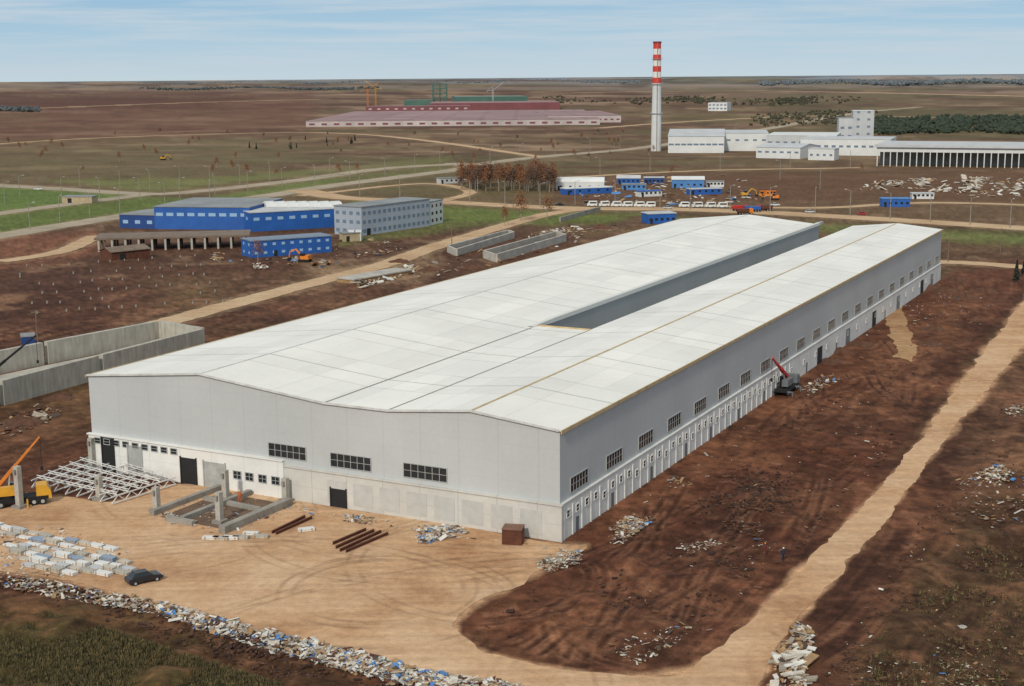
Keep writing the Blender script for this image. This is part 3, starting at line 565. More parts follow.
def slabstack(px,py,rz,lab,grp,m,lx=3.,ly=1.2,n=3):
    t=thing('slab_stack',lab,'stack',at(px,py),rz,grp)
    for k in range(n):
        mb=MB(); mb.box(-lx/2+random.uniform(-.1,.1),lx/2,-ly/2,ly/2+random.uniform(-.1,.1),.1+k*.2,.1+k*.2+.15); mb.build('slab',m,t)
    mb=MB()
    for sx in (-.33,.33): mb.box(lx*sx-.06,lx*sx+.06,-ly/2-.03,-ly/2+.1,.052,.1+n*.2-.02)
    mb.box(-lx*.33,lx*.33,-ly/2-.02,-ly/2+.04,.06,.098)
    mb.build('spacer',wood,t)
tarp=mat('pale_blue_tarp',(140,160,182),.6,.8,.2); dwh=mat('dirty_white',(200,192,178),.85,1,.3); dgr=mat('dust_grey',(160,150,136),.9,1,.3)
for r_ in range(7):
    for k in range(10):
        px=-6+k*13+r_*6+random.uniform(-1.5,1.5); py=527+r_*6.6+k*2.6+random.uniform(-.5,.5)
        if px>131 or py>577 or random.random()<.07: continue
        slabstack(px,py,R(-28+random.uniform(-5,5)),'low stack of pale slabs in the storage rows at bottom left','stacks of pale slabs at bottom left',[whitep,whitep,lg,dwh,cc_,whitep,tarp,dwh][(r_*3+k)%8],random.uniform(1.7,2.6),random.uniform(.75,1.05),random.choice([1,2,2,3]))
for k in range(6): slabstack(211+k*10,536+random.uniform(-2,4),R(-12+8*random.random()),'pale slab stack in front of the foundation walls','slab stacks in front of the foundation',[whitep,cc_][k%2],2.1,.8,2)
slabstack(306,531,R(20),'lone low stack of pale slabs in the middle of the yard',None,whitep,2.2,1.,2)
for (a,b_) in (((333,545),(366,531)),((336,549),(374,532)),((340,552),(381,533)),((346,553),(388,535)),((272,534),(305,518)),((276,535),(312,519))):
    p=at(*a);q=at(*b_); mb=MB(); mb.bar((0,0,.25),(q-p)+Vector((0,0,.25)),.1,0,.3); mb.bar((0,0,.42),(q-p)+Vector((0,0,.42)),.26,0,.05); mb.bar((0,0,.08),(q-p)+Vector((0,0,.08)),.26,0,.05)
    o=mb.build('steel_beam',rust,None,p); tag(o,'long rusty steel beam lying on the sandy yard','beam','rusty beams on the yard')
a,rz,w=frame((502,545),(521,546)); t=thing('shipping_container','small rust brown container beside the near corner of the hall','container',a,rz)
mb=MB(); mb.box(0,2.6,0,2.3,.08,2.1); 
for k in range(9): mb.box(.1+k*.28,.22+k*.28,-.05,0,.2,2.0)
mb.build('body',rust,t); mb=MB(); mb.box(-.05,2.65,-.06,2.35,2.1,2.2); mb.build('roof',mat('dusty_rust',(130,96,80),.9),t); mb=MB(); mb.box(2.6,2.66,.3,2.,.15,1.95); mb.build('door',rust,t)
# ---------------- vehicles
def wheels(t,xs,w,r):
    for x in xs:
        for s in (-1,1):
            mb=MB(); mb.cyl((x,s*(w/2-.22),r),(x,s*(w/2+.02),r),r,r,14); ty=mb.build('wheel',blk,t); mb=MB(); mb.cyl((x,s*(w/2+.021),r),(x,s*(w/2+.05),r),r*.5,r*.5,10); mb.build('rim',trim,ty)
def car(loc,rz,lab,m,group=None):
    t=thing('parked_car',lab,'car',loc,rz,group); mb=MB(); mb.pry([(-2.1,.35),(-2.15,.75),(-1.95,.95),(-1.0,1.02),(.9,1.0),(1.9,.85),(2.15,.65),(2.1,.35)],-.85,.85); mb.build('body',m,t)
    mb=MB(); b0=[(-1.7,.97),(1.0,.98),(.45,1.42),(-1.25,1.44)]; vs=[(x,-.8,z) for x,z in b0[:2]]+[(x,-.62,z) for x,z in b0[2:]]+[(x,.8,z) for x,z in b0[:2]]+[(x,.62,z) for x,z in b0[2:]]
    mb.add(vs,[(0,1,2,3),(7,6,5,4),(1,0,4,5),(2,1,5,6),(3,2,6,7),(0,3,7,4)]); mb.build('cabin_glass',glass,t)
    mb=MB(); mb.box(-1.2,.4,-.6,.6,1.445,1.49); mb.build('roof',m,t); wheels(t,(-1.35,1.35),1.7,.33)
    for s in (-.6,.6): mb=MB(); mb.box(2.08,2.17,s-.15,s+.15,.6,.75); mb.build('headlight',wg,t)
    return t
def minibus(loc,rz,lab,m,group=None,L_=6.):
    t=thing('minibus',lab,'minibus',loc,rz,group); l=L_/2; mb=MB(); mb.pry([(-l,.4),(-l,2.45),(-l+.15,2.6),(l-1.1,2.6),(l-.4,1.5),(l,1.25),(l,.4)],-1,1); mb.build('body',m,t)
    mb=MB()
    for s in (-1.02,1.0): mb.box(-l+.3,l-1.3,s,s+.02,1.5,2.2)
    mb.box(-l-.02,-l,-.8,.8,1.5,2.2); mb.build('window',glass,t); mb=MB(); mb.add([(l-1.02,-.85,2.42),(l-1.02,.85,2.42),(l-.42,.85,1.58),(l-.42,-.85,1.58)],[(0,1,2,3)]); mb.build('windscreen',glass,t); wheels(t,(-l+1.1,l-1.1),2,.38); return t
def truck(loc,rz,lab,cm,bm_,group=None):
    t=thing('dump_truck',lab,'truck',loc,rz,group); mb=MB(); mb.pry([(1.7,.8),(1.7,2.7),(3.2,2.75),(3.5,1.7),(3.6,.7)],-1.15,1.15); c=mb.build('cab',cm,t); mb=MB(); mb.add([(3.24,-1,2.6),(3.24,1,2.6),(3.5,1,1.78),(3.5,-1,1.78)],[(0,1,2,3)]); mb.build('windscreen',glass,c)
    mb=MB(); mb.pry([(-3.6,1.1),(-3.8,2.5),(1.5,2.6),(1.4,1.1)],-1.2,1.2); mb.build('tipper_bed',bm_,t); mb=MB(); mb.box(-3.4,3.2,-.45,.45,.65,1.05); mb.build('chassis',blk,t); wheels(t,(-2.6,-1.4,2.5),2.3,.5); return t
def excavator(loc,rz,lab,m):
    t=thing('excavator',lab,'excavator',loc,rz)
    for s in (-1,1): mb=MB(); mb.pry([(-1.8,.1),(-2.1,.5),(-1.8,.9),(1.8,.9),(2.1,.5),(1.8,.1)],s*1.1-.3,s*1.1+.3); mb.build('track',blk,t)
    mb=MB(); mb.box(-1.9,1.1,-1.2,1.2,1.0,2.1); mb.box(-1.9,-.7,-1.2,1.2,2.1,2.4); mb.build('body',m,t); mb=MB(); mb.box(-.2,1.3,.2,1.15,2.1,3.1); mb.build('cab',glass,t)
    mb=MB(); mb.bar((1,-.2,1.8),(3.4,-.2,4.2),.45); mb.bar((3.4,-.2,4.2),(5.6,-.2,3.2),.4); mb.build('boom',m,t); mb=MB(); mb.bar((5.6,-.2,3.2),(6,-.2,1.2),.3); mb.build('arm',m,t); mb=MB(); mb.pry([(5.5,1.2),(6.3,1.3),(6.6,.5),(5.9,.2),(5.4,.6)],-.7,.3); mb.build('bucket',blk,t); return t
def mcrane(loc,rz,lab,m,bm_,tip,bw=1.):
    t=thing('mobile_crane',lab,'crane',loc,rz); mb=MB(); mb.box(-4.5,4.2,-1.2,1.2,.8,1.35); mb.build('chassis',blk,t)
    mb=MB(); mb.pry([(2.6,1.36),(2.6,2.9),(4.1,2.9),(4.6,2.),(4.7,.9),(4.25,.9),(4.25,1.36)],-1.2,1.2); c=mb.build('cab',m,t); mb=MB(); mb.add([(4.13,-1,2.8),(4.13,1,2.8),(4.58,1,2.1),(4.58,-1,2.1)],[(0,1,2,3)]); mb.build('windscreen',glass,c)
    mb=MB(); mb.cyl((-1.2,0,1.36),(-1.2,0,1.75),1.1,1.1,16); mb.build('turntable',blk,t)
    mb=MB(); mb.box(-3.4,.2,-1.1,.1,1.76,3.0); mb.build('upper_body',m,t); mb=MB(); mb.box(-1.2,.4,.2,1.1,1.76,3.3); mb.build('operator_cabin',glass,t)
    tipv=Vector(tip); b0=Vector((-2.6 if tipv.x>0 else 0,0,3.0)); mb=MB(); mid=b0.lerp(tipv,.45); md2=b0.lerp(tipv,.75); mb.bar(b0,mid,.5*bw); mb.bar(mid,md2,.38*bw); mb.bar(md2,tipv,.27*bw); mb.build('boom',bm_,t)
    mb=MB(); mb.bar((-1.2,0,1.9),b0.lerp(tipv,.3),.2); mb.build('boom_ram',trim,t); mb=MB(); mb.bar(tipv,tipv-Vector((0,0,tipv.z*.45)),.08); mb.box(tipv.x-.2,tipv.x+.2,tipv.y-.2,tipv.y+.2,tipv.z*.55-.6,tipv.z*.55); mb.build('hook',blk,t)
    wheels(t,(-3.6,-2.3,2.2,3.4),2.5,.55)
    for s in (-1,1):
        for x in (-4.2,1.3):
            mb=MB(); mb.box(x-.12,x+.12,s*1.2 if s>0 else -2.4,2.4 if s>0 else -1.2,.9,1.1); mb.box(x-.1,x+.1,s*2.3-.1,s*2.3+.1,.06,.9); mb.build('outrigger',m,t)
    return t
car(at(144,582),R(35),'black parked car on the sandy yard near the slab stacks',mat('black_car_paint',(34,38,46),.25,1,.1))
mcrane(at(18,505),R(20),'yellow and orange mobile crane with raised boom at the left edge',yel,oran,(3.6,0,9.8),.8)
mcrane(at(787,392),Mhall,'small mobile crane with red boom beside the long side wall of the hall',mat('grey_cab',(110,116,120),.5),mat('bright_red_paint',(206,36,28),.5),(-10.5,0,8.6),1.1)
mcrane(at(-4,395),R(15),'mobile crane with dark boom behind the concrete basin at left edge',yel,blk,(8,2,11))
car(at(905,293),R(60),'white parked van at the far right corner of the hall',whitep)
gb='white minibuses lined up on the road behind the hall'
for k,px in enumerate((592,604,616,627,639,650,684,697,710,722)): minibus(at(px,206.5+.15*k),R(185+random.uniform(-8,8)),'white minibus in the row on the road behind the hall',whitep,gb,4.8)
tr=[(740,211,'red dump truck on the road behind the hall',redp,redp),(752,212,'blue dump truck right of the white minibuses',blue,blue),(764,211,'rust coloured dump truck at the right end of the line',redp,rust),(745,214.5,'orange dump truck nearest the far end of the hall',oran,rust)]
for px,py,l,a_,b_ in tr: truck(at(px,py),R(random.choice([5,185])),l,a_,b_)
for px,py,l,m_ in ((38,190,'white car driving on the far left road',whitep),(560,206,'dark car on the road left of the minibuses',blk),(862,215,'red car on the road at the right',redp),(668,209,'silver car between the two groups of minibuses',lg),(775,206,'white car parked at the camp edge',whitep),(810,213,'pale car on the right stretch of the road',lg)): car(at(px,py),R(6),l,m_)
excavator(at(305,262),R(160),'orange excavator working right of the blue container office',oran)
excavator(at(163,160),R(30),'yellow excavator with raised arm on the far left plain',yel)
excavator(at(745,197),R(10),'yellow excavator at the right of the site camp',yel)
excavator(at(775,200),R(170),'orange excavator beside the road right of the camp',oran)
block('storage_tank','round-roofed blue tank by the left field','tank',(22,345),(35,344),2.4,1.8,dblue,rgrey,'arch',rise=.6)
for k,px in enumerate((349,356)): block('storage_tank','small pale tank beside the office block','tank',(px,241),(px+5,241),3,3,wht,lg,'arch',rise=1,group='pale tanks by the office block')
# ---------------- street lamps
t=thing('street_lamp','tall grey street lamp beside the far roads','street lamp',at(180,200),0,'street lamps along the far roads')
mb=MB(); mb.cyl((0,0,0),(0,0,11),.2,.13,6); mb.build('pole',gg,t); mb=MB(); mb.bar((0,0,10.8),(2.2,0,11.4),.12); mb.build('arm',gg,t); mb=MB(); mb.box(1.9,2.9,-.2,.2,11.3,11.5); mb.build('lamp_head',lg,t); lamp0=t
for i_,p in enumerate([(20,197),(62,199),(100,200),(140,200),(215,196),(248,192),(282,188),(315,185),(350,180),(385,176),(415,172),(440,169),(60,222),(120,213),(165,206),(210,203),(30,230),(360,197),(400,199),(470,203),(505,205),(540,207),(575,205),(615,205),(660,207),(690,210),(730,210),(770,212),(815,214),(850,216),(890,219),(930,222),(970,225),(1010,228),(240,185),(180,186),(120,186),(490,163),(520,159),(555,155),(590,152),(620,149),(700,140),(735,135),(80,187),(150,190),(210,186),(270,182),(330,176),(5,205),(90,218),(600,176),(650,172),(720,170),(790,168),(850,168),(780,180),(820,190)]):
    dup(lamp0,at(*p),R((i_*67)%360))
for px,py,pt,l in ((38,346,310,'lone wooden utility pole beside the field at the left'),(452,252,226,'utility pole beside the concrete channels'),(948,262,232,'utility pole beyond the far corner of the hall'),(1000,255,228,'utility pole at the right edge beyond the hall')):
    hh=hgt(px,py,pt); t=thing('utility_pole',l,'pole',at(px,py)); mb=MB(); mb.cyl((0,0,0),(0,0,hh),.17,.12,7); mb.build('post',brownc,t); mb=MB(); mb.bar((-1.1,0,hh-.5),(1.1,0,hh-.5),.14); mb.build('crossarm',brownc,t)
mb=MB(); mb.box(-.2,.2,-.2,.2,0,.6); mb.pry([(-.2,.6),(.2,.6),(.05,.75),(-.05,.75)],-.2,.2); p0=mb.build('concrete_pile',gg,None,at(20,275)); tag(p0,'short pale pile head in the rows in the brown field','pile','pile heads in the brown field')
for r_ in range(6):
    for k in range(14):
        if random.random()<.25: continue
        o=p0.copy(); COL.objects.link(o); o.location=at(14+k*14+r_*5+random.uniform(-2,2),268+r_*9-k*.9+random.uniform(-1,1))
# ---------------- trees
def treeproto(name,label,kind,seed,h,leafm,trunkm,group):
    rr=random.Random(seed); t=thing(name,label,'tree',(0,0,-500),0,group); mb=MB(); mb.cyl((0,0,-.2),(0,0,h*.9),h*.022,h*.006,6)
    tips=[]
    for k in range(12):
        z=h*rr.uniform(.3,.85); a=rr.uniform(0,6.28); l=h*.25*(1.1-z/h) if kind!='con' else h*.1; q=Vector((math.cos(a)*l,math.sin(a)*l,z+l*.9)); mb.cyl((0,0,z),q,h*.008,h*.003,4); tips.append(q)
    mb.build('trunk',trunkm,t); mb=MB()
    for k in range(430):
        if kind=='con':
            z=h*(rr.random()**1.3*.88+.12); rad_=h*.2*(1-z/h)*(.6+.4*abs(math.sin(z*5)))*math.sqrt(rr.random())+.05; a=rr.uniform(0,6.28); c=Vector((rad_*math.cos(a),rad_*math.sin(a),z)); s=h*.035
        else:
            q=rr.choice(tips); c=q+Vector((rr.gauss(0,1),rr.gauss(0,1),rr.gauss(0,1.4)))*h*.075; s=h*.023
        M=Matrix.Rotation(rr.uniform(0,6.28),3,'Z')@Matrix.Rotation(rr.uniform(0,3.1),3,'X'); e1=M@Vector((s,0,0)); e2=M@Vector((0,s*.8,0)); mb.add([c-e1-e2,c+e1-e2*.6,c+e1*.8+e2,c-e1*.7+e2],[(0,1,2,3)],rr.choice([0,0,1]))
    mb.build('crown',leafm,t); return t
rustl=[mat('rust_leaves',(152,100,62),.9,.5,.3),mat('pale_rust_leaves',(126,88,64),.9,.5,.3)]; brl=[mat('twig_brown',(122,94,76),.9,.5,.3),mat('twig_dark',(90,70,60),.9,.5,.3)]; dgl=[mat('needle_green',(54,66,50),.9,.5,.3),mat('needle_dark',(40,50,40),.9,.5,.3)]
bark=mat('birch_bark',(150,140,128),.9,1,.3)
protos=[treeproto('birch_tree','bare rust-brown birch in the copse behind the road','b',1,9,rustl,bark,'birches in the copse left of the site camp'),treeproto('birch_tree','bare rust-brown birch in the copse behind the road','b',2,9,brl,bark,'birches in the copse left of the site camp'),treeproto('pine_tree','dark green conifer','con',3,9,dgl,brownc,'conifers')]
for k in range(80):
    px=random.uniform(460,554); py=random.uniform(181,192); dup(protos[k%2],at(px,py),random.random()*6,'bare rust-brown birch in the copse behind the road','birches in the copse left of the site camp',random.uniform(.9,1.5))
for px,py,s,l in ((521,221,1.35,'orange leaved tree behind the hall left of the road'),(547,219,1.1,'smaller orange leaved tree right of the other one'),(258,262,.8,'small rusty tree at the left end of the container office'),(505,226,.9,'brown bare tree by the concrete channels')): dup(protos[0],at(px,py),px,l,'orange trees behind the hall',s)
for k in range(90):
    px=random.uniform(0,620) if k%3 else random.uniform(600,1020); py=random.uniform(131,162) if k%2 else random.uniform(136,178)
    if px>660 and py<172: continue
    dup(protos[(k%4)//3],at(px,py),random.random()*6,'small bare rust tree scattered on the far plain','small trees scattered on the far plain',random.uniform(.5,.9))
for k in range(14): dup(protos[2],at(random.uniform(240,360),random.uniform(140,150)),k,'small dark conifer on the plain in front of the pink factory','conifers in front of the pink factory',random.uniform(.4,.8))
dup(protos[2],at(1016,283),0,'dark conifer at the right edge beyond the hall','conifer at the right edge',.75)
dup(protos[2],at(1024,276),1,'second dark conifer cut by the right picture edge','conifer at the right edge',.7)
for p in protos:
    for c in list(p.children): bpy.data.objects.remove(c)
    bpy.data.objects.remove(p)
def wood_band(label,x0,x1,y0,y1,n,h,m,seed,sp=0):
    rr=random.Random(seed); mb=MB(); cs=[rr.uniform(x0,x1) for _ in range(14)]
    for k in range(n):
        px=rr.uniform(x0,x1) if not sp or rr.random()<.3 else rr.choice(cs)+rr.gauss(0,sp)
        py=rr.uniform(y0,y1)+1.2*math.sin(px/23); c=at(px,py); s=h*rr.uniform(.6,1.2)
        for j in range(4):
            q=c+Vector((rr.gauss(0,s*.4),rr.gauss(0,s*.4),s*rr.uniform(.2,.7))); M=Matrix.Rotation(rr.uniform(0,6),3,'Z')@Matrix.Rotation(rr.uniform(0,3),3,'X'); e1=M@Vector((s*.45,0,0)); e2=M@Vector((0,s*.4,0)); e3=M@Vector((0,0,s*.4))
            mb.add([q+e1,q+e2,q-e1,q-e2,q+e3,q-e3],[(0,1,4),(1,2,4),(2,3,4),(3,0,4),(1,0,5),(2,1,5),(3,2,5),(0,3,5)],rr.choice([0,0,1]))
    o=mb.build('forest',m); tag(o,label,'forest',None,'stuff')
olv=[mat('olive_wood',(74,74,54),.9),mat('olive_wood_dark',(56,58,46),.9)]
wood_band('dark green pine belt behind the works at the right',880,1040,119,134,620,6.5,[dgl[0],dgl[1]],1,10)
wood_band('olive thicket left of the pine belt behind the works',760,880,112,126,200,4,olv,2,8)
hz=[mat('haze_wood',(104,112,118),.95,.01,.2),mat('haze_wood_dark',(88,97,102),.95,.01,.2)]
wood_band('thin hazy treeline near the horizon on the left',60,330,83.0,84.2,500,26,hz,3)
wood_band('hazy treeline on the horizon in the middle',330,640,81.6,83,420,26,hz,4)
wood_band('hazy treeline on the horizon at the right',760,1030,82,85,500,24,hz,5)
wood_band('dark scattered wood on the plain behind the chimney',560,860,98,105,320,6,olv,6,9)
wood_band('dark wood patch on the left plain',0,40,108,111,160,7,[hz[1],olv[1]],7)
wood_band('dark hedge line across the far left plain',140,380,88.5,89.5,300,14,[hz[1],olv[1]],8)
# ---------------- rubbish and materials
trash=[mat('scrap_white',(212,210,202),.8,1,.22),dwh,wood,blue2,dgr,rust,mat('scrap_dark',(84,70,60),.9,1,.3)]
def scatter(name,label,cat_,poly,n,smin,smax,weights,mats=trash,seed=0,lift=.3,zb=.05,clump=0,sp=3.,flat=1.):
    rr=random.Random(seed); xs=[p[0] for p in poly]; ys=[p[1] for p in poly]; mb=MB(); k=0; tries=0; cen=[]
    if mats is trash and len(weights)==6: weights=list(weights)+[2]
    def inside(x,y):
        c=False
        for i in range(len(poly)):
            a=poly[i];b_=poly[i-1]
            if (a[1]>y)!=(b_[1]>y) and x<a[0]+(y-a[1])*(b_[0]-a[0])/(b_[1]-a[1]): c=not c
        return c
    while k<n and tries<n*60:
        tries+=1
        if clump and cen and rr.random()<clump: q=rr.choice(cen); x=q[0]+rr.gauss(0,sp); y=q[1]+rr.gauss(0,sp*.5)
        else: x=rr.uniform(min(xs),max(xs)); y=rr.uniform(min(ys),max(ys))
        if not inside(x,y): continue
        if rr.random()<(.15 if sp<6 else .06): cen.append((x,y))
        p=at(x,y); s=rr.uniform(smin,smax)*rr.choice([.35,.5,.7,1]); M=Matrix.Rotation(rr.uniform(0,6.3),3,'Z')@Matrix.Rotation(rr.gauss(0,.3),3,'X')@Matrix.Rotation(rr.gauss(0,.22),3,'Y')
        mi=rr.choices(range(len(mats)),weights)[0]; mb.rbox((p.x,p.y,zb+rr.random()*lift+s*.05),(s*rr.uniform(.6,2.4),s*rr.uniform(.35,1.),s*rr.uniform(.05,.25)*flat),M,mi); k+=1
    o=mb.build(name,mats); tag(o,label,cat_,None,'stuff'); return o
scatter('rubbish_heap','long bank of white, blue and tan building rubbish along the yard edge','rubbish',[(150,602),(205,616),(280,634),(350,653),(430,673),(530,690),(560,700),(440,700),(350,672),(250,648),(160,616)],4600,.2,.78,[6,5,4,1.8,4,2],seed=1,lift=.45,clump=.35,sp=9)
scatter('rubbish_heap','heap of torn boards and white sheets at the bottom right road edge','rubbish',[(786,640),(798,624),(810,630),(813,650),(804,700),(773,700),(774,665)],560,.3,1.2,[4,4,8,.4,3,2],seed=2,lift=.6,clump=.6,sp=5)
scatter('rubble','pale rubble heap beside the near corner of the hall','rubble',[(533,566),(560,551),(582,552),(580,566),(550,574)],380,.15,.5,[3,5,2,.3,5,0],seed=3,lift=.3,clump=.6,sp=5)
scatter('rubble','white and blue material pile by the front wall of the hall','rubble',[(415,532),(450,526),(470,534),(440,542),(418,546)],300,.25,.7,[6,4,2,2.5,2,0],seed=4,lift=.35,clump=.4,sp=5)
scatter('rubble','white debris beside the mobile crane with red boom','rubble',[(800,388),(832,374),(840,382),(806,396)],130,.2,.7,[3,4,3,.6,3,0],seed=5,lift=.3)
scatter('rubble','pale debris scattered over the brown soil right of the hall','rubble',[(600,600),(700,530),(800,420),(940,280),(1000,300),(960,360),(860,490),(740,615),(690,655),(560,650)],600,.1,.42,[2,4,4,.3,5,3],seed=6,lift=.15,zb=.2,clump=.5,sp=14)
scatter('rubble','white litter strip in the middle of the brown soil','rubble',[(675,550),(712,540),(724,545),(690,556)],120,.12,.4,[4,5,3,.2,4,0],seed=7,lift=.15,zb=.2)
scatter('rubble','litter and boards at the foot of the brown soil near the road bend','rubble',[(600,650),(680,625),(700,632),(640,668)],170,.12,.5,[2,4,5,.4,5,3],seed=8,lift=.15,zb=.2)
scatter('rubble','pale rubble on the reddish ground at the right edge','rubble',[(955,480),(1000,465),(1040,480),(1040,520),(980,530)],480,.15,.65,[2,4,6,.2,6,3],seed=9,lift=.25,zb=.25,clump=.6,sp=8)
scatter('rubble','small white heap at the right edge above the rubble','rubble',[(1004,410),(1030,404),(1040,414),(1010,420)],100,.2,.6,[3,4,3,.4,4,0],seed=10,lift=.2,zb=.3)
scatter('rubble','debris scattered over the dark ground right of the road','rubble',[(830,660),(900,560),(960,470),(1040,400),(1040,700),(820,700)],420,.1,.36,[1.5,3,5,.3,6,4],seed=11,lift=.15,zb=.25,clump=.4,sp=16)
scatter('rubble','site litter along the foot of the long side wall','rubble',[(585,545),(750,420),(940,278),(950,286),(780,425),(612,552)],800,.15,.7,[2,3,5,.5,5,5],seed=12,lift=.2,clump=.5,sp=7)
scatter('building_material','rows of pale building material stored beyond the road at right','building material',[(855,184),(900,180),(960,178),(1040,178),(1040,196),(980,198),(920,190),(858,192)],600,1.4,3.6,[5,7,3,.3,4,0],seed=13,lift=.6,clump=.7)
scatter('building_material','mixed material and vehicles stored around the site camp','building material',[(570,178),(720,175),(760,186),(770,203),(660,205),(600,202),(560,196)],420,1,2.6,[2,4,3,2,4,4],seed=14,lift=.6,clump=.5)
scatter('building_material','pallets and crates stored around the blue workshops','building material',[(200,256),(340,240),(420,238),(440,228),(430,244),(320,268),(240,270)],260,.7,1.8,[2,3,4,1.5,4,4],seed=15,lift=.5,clump=.5)
scatter('building_material','planks and pale panels beside the dirt road behind the hall','building material',[(350,282),(412,266),(418,272),(360,290)],160,.8,2.2,[5,4,5,.3,2,0],seed=16,lift=.5)
scatter('building_material','timber and steel stacked between the channels and the hall','building material',[(430,262),(560,228),(640,222),(600,236),(460,275),(400,282)],300,.6,2.,[2,3,4,.3,4,4],seed=17,lift=.4,clump=.5,sp=6)
scatter('building_material','scrap and steel behind the lattice trusses by the basin','building material',[(0,418),(40,404),(62,412),(40,427),(0,440)],160,.3,1.3,[.3,1,2,.2,5,5],seed=18,lift=.2,clump=.4,sp=7,flat=.6)
scatter('rubble','loose bricks and boards around the foundation walls','rubble',[(150,520),(225,486),(300,505),(240,540)],420,.15,.5,[3,5,4,.2,5,2],seed=19,lift=.15,clump=.5)
scatter('rubble','small litter along the foot of the front wall of the hall','rubble',[(300,508),(420,525),(550,545),(545,551),(410,532),(300,516)],260,.12,.5,[3,5,4,.6,4,2],seed=20,lift=.15,clump=.5,sp=6)
scatter('rubble','pale scrap scattered on the dark bank at the bottom left','rubble',[(0,574),(60,584),(150,601),(160,618),(60,600),(0,588)],900,.15,.6,[4,4,4,1,5,4],seed=21,lift=.25,zb=.12,clump=.4,sp=9)
scatter('rubble','fine pale litter spread over the storage rows at bottom left','rubble',[(0,524),(60,528),(132,552),(130,568),(60,578),(0,576)],500,.12,.5,[5,5,3,.8,4,1],seed=22,lift=.06,clump=.3,sp=7)
clod=[mat('clod_brown',(84,56,42),.95,1,.4),mat('clod_light',(110,78,58),.95,1,.4),mat('clod_dark',(58,38,30),.95,1,.4)]
scatter('soil_clods','loose brown clods all over the worked soil right of the hall','soil',[(600,560),(700,500),(800,410),(950,285),(1000,300),(960,362),(860,492),(750,598),(690,655),(636,662),(545,650),(480,628),(510,600)],3000,.15,.55,[4,2,4],clod,31,.12,.08,.6,14,2.4)
scatter('soil_clods','loose brown clods on the ground right of the dirt road','soil',[(920,520),(990,420),(1040,370),(1040,700),(810,700)],2400,.12,.42,[4,2,4],clod,32,.15,.1,.5,16,2.4)
scatter('soil_clods','dark clods on the bank at the bottom left','soil',[(0,576),(130,600),(300,650),(420,690),(300,690),(120,625),(0,604)],1500,.12,.45,[3,1.5,4],clod,33,.2,.1,.3,12,2.4)
def tufts(label,poly,n,mats_,seed,zb,hm=1.):
    rr=random.Random(seed); mb=MB(); xs=[p[0] for p in poly]; ys=[p[1] for p in poly]; k=0
    while k<n:
        x=rr.uniform(min(xs),max(xs)); y=rr.uniform(min(ys),max(ys)); c=False
        for i in range(len(poly)):
            a=poly[i];b_=poly[i-1]
            if (a[1]>y)!=(b_[1]>y) and x<a[0]+(y-a[1])*(b_[0]-a[0])/(b_[1]-a[1]): c=not c
        if not c: continue
        p=at(x,y,zb); h=rr.uniform(.12,.42)*hm; mi=rr.randrange(len(mats_))
        for j in range(5):
            a=rr.uniform(0,6.28); d=Vector((math.cos(a),math.sin(a),0)); w=Vector((-d.y,d.x,0))*.05*(1+h); b0=p+d*.14; mb.add([b0-w,b0+w,b0+d*rr.uniform(.1,.3)+Vector((0,0,h+.15))],[(0,1,2)],mi)
        k+=1
    tag(mb.build('dry_grass',mats_),label,'grass',None,'stuff')
gr_=[mat('olive_grass',(92,84,52),.95,1,.3),mat('straw_grass',(116,102,66),.95,1,.3),mat('dark_grass',(70,66,42),.95,1,.3)]
tufts('short dull olive grass in the bottom left corner',[(-10,610),(60,616),(150,644),(300,692),(-10,700)],8500,gr_,41,.2)
tufts('sparse dry weeds on the dark earth at the bottom right',[(880,640),(930,570),(1000,530),(1034,530),(1034,700),(850,700)],1300,gr_,42,.1,.8)
soilm=mat('heap_soil',(100,68,50),.95,.6,.4,bump=.2)
def heap(px,py,r,h,lab,grp=None,m=soilm,sx=1.):
    rr=random.Random(px*7+py); bm=MB(); n=26;k=9; vs=[(0,0,h)]
    for j in range(1,k+1):
        for i in range(n):
            a=2*math.pi*i/n; f=j/k; q=r*f*(1+.22*math.sin(3*a+px)+.1*math.sin(7*a)); z=h*(1-f)**1.1+ (rr.uniform(-.12,.14)*h if j<k else -h*.1-.1); vs.append((q*math.cos(a)*sx,q*math.sin(a),z))
    fs=[(0,1+i,1+(i+1)%n) for i in range(n)]
    for j in range(k-1):
        for i in range(n): o=1+j*n; fs.append((o+i,o+n+i,o+n+(i+1)%n,o+(i+1)%n))
    bm.add(vs,fs); o=bm.build('soil_heap',m,None,at(px,py)); tag(o,lab,'heap',grp,None)
for q in [(945,292,4,1.6),(925,288,3.5,1.4),(965,298,4,1.3),(935,330,3.5,1.2),(860,345,3.5,1.2),(930,345,3,1.),(985,292,4,1.5),(830,362,3,1),(955,280,4,1.6),(840,352,3,1.1)]: heap(*q,'brown soil heap on the churned ground right of the hall','soil heaps right of the hall')
for q in [(120,260,5,1.6),(60,262,6,1.6),(430,270,4,1.3),(470,268,4,1.3),(400,262,4,1.2),(600,228,5,1.6),(20,424,4,1.6),(60,398,3,1)]: heap(*q,'low brown soil heap on the ground left of the hall','soil heaps left of the hall')
heap(962,630,1.1,.6,'small pale boulder on the grass at the bottom right',None,cc_)
o=sheet('path',[(884,308),(892,302),(902,305),(908,325),(916,350),(912,362),(904,358),(897,358),(891,335)],dirtmat('ramp_sand',(140,104,74),(170,134,98),(190,156,118)),.08,.6,.7)
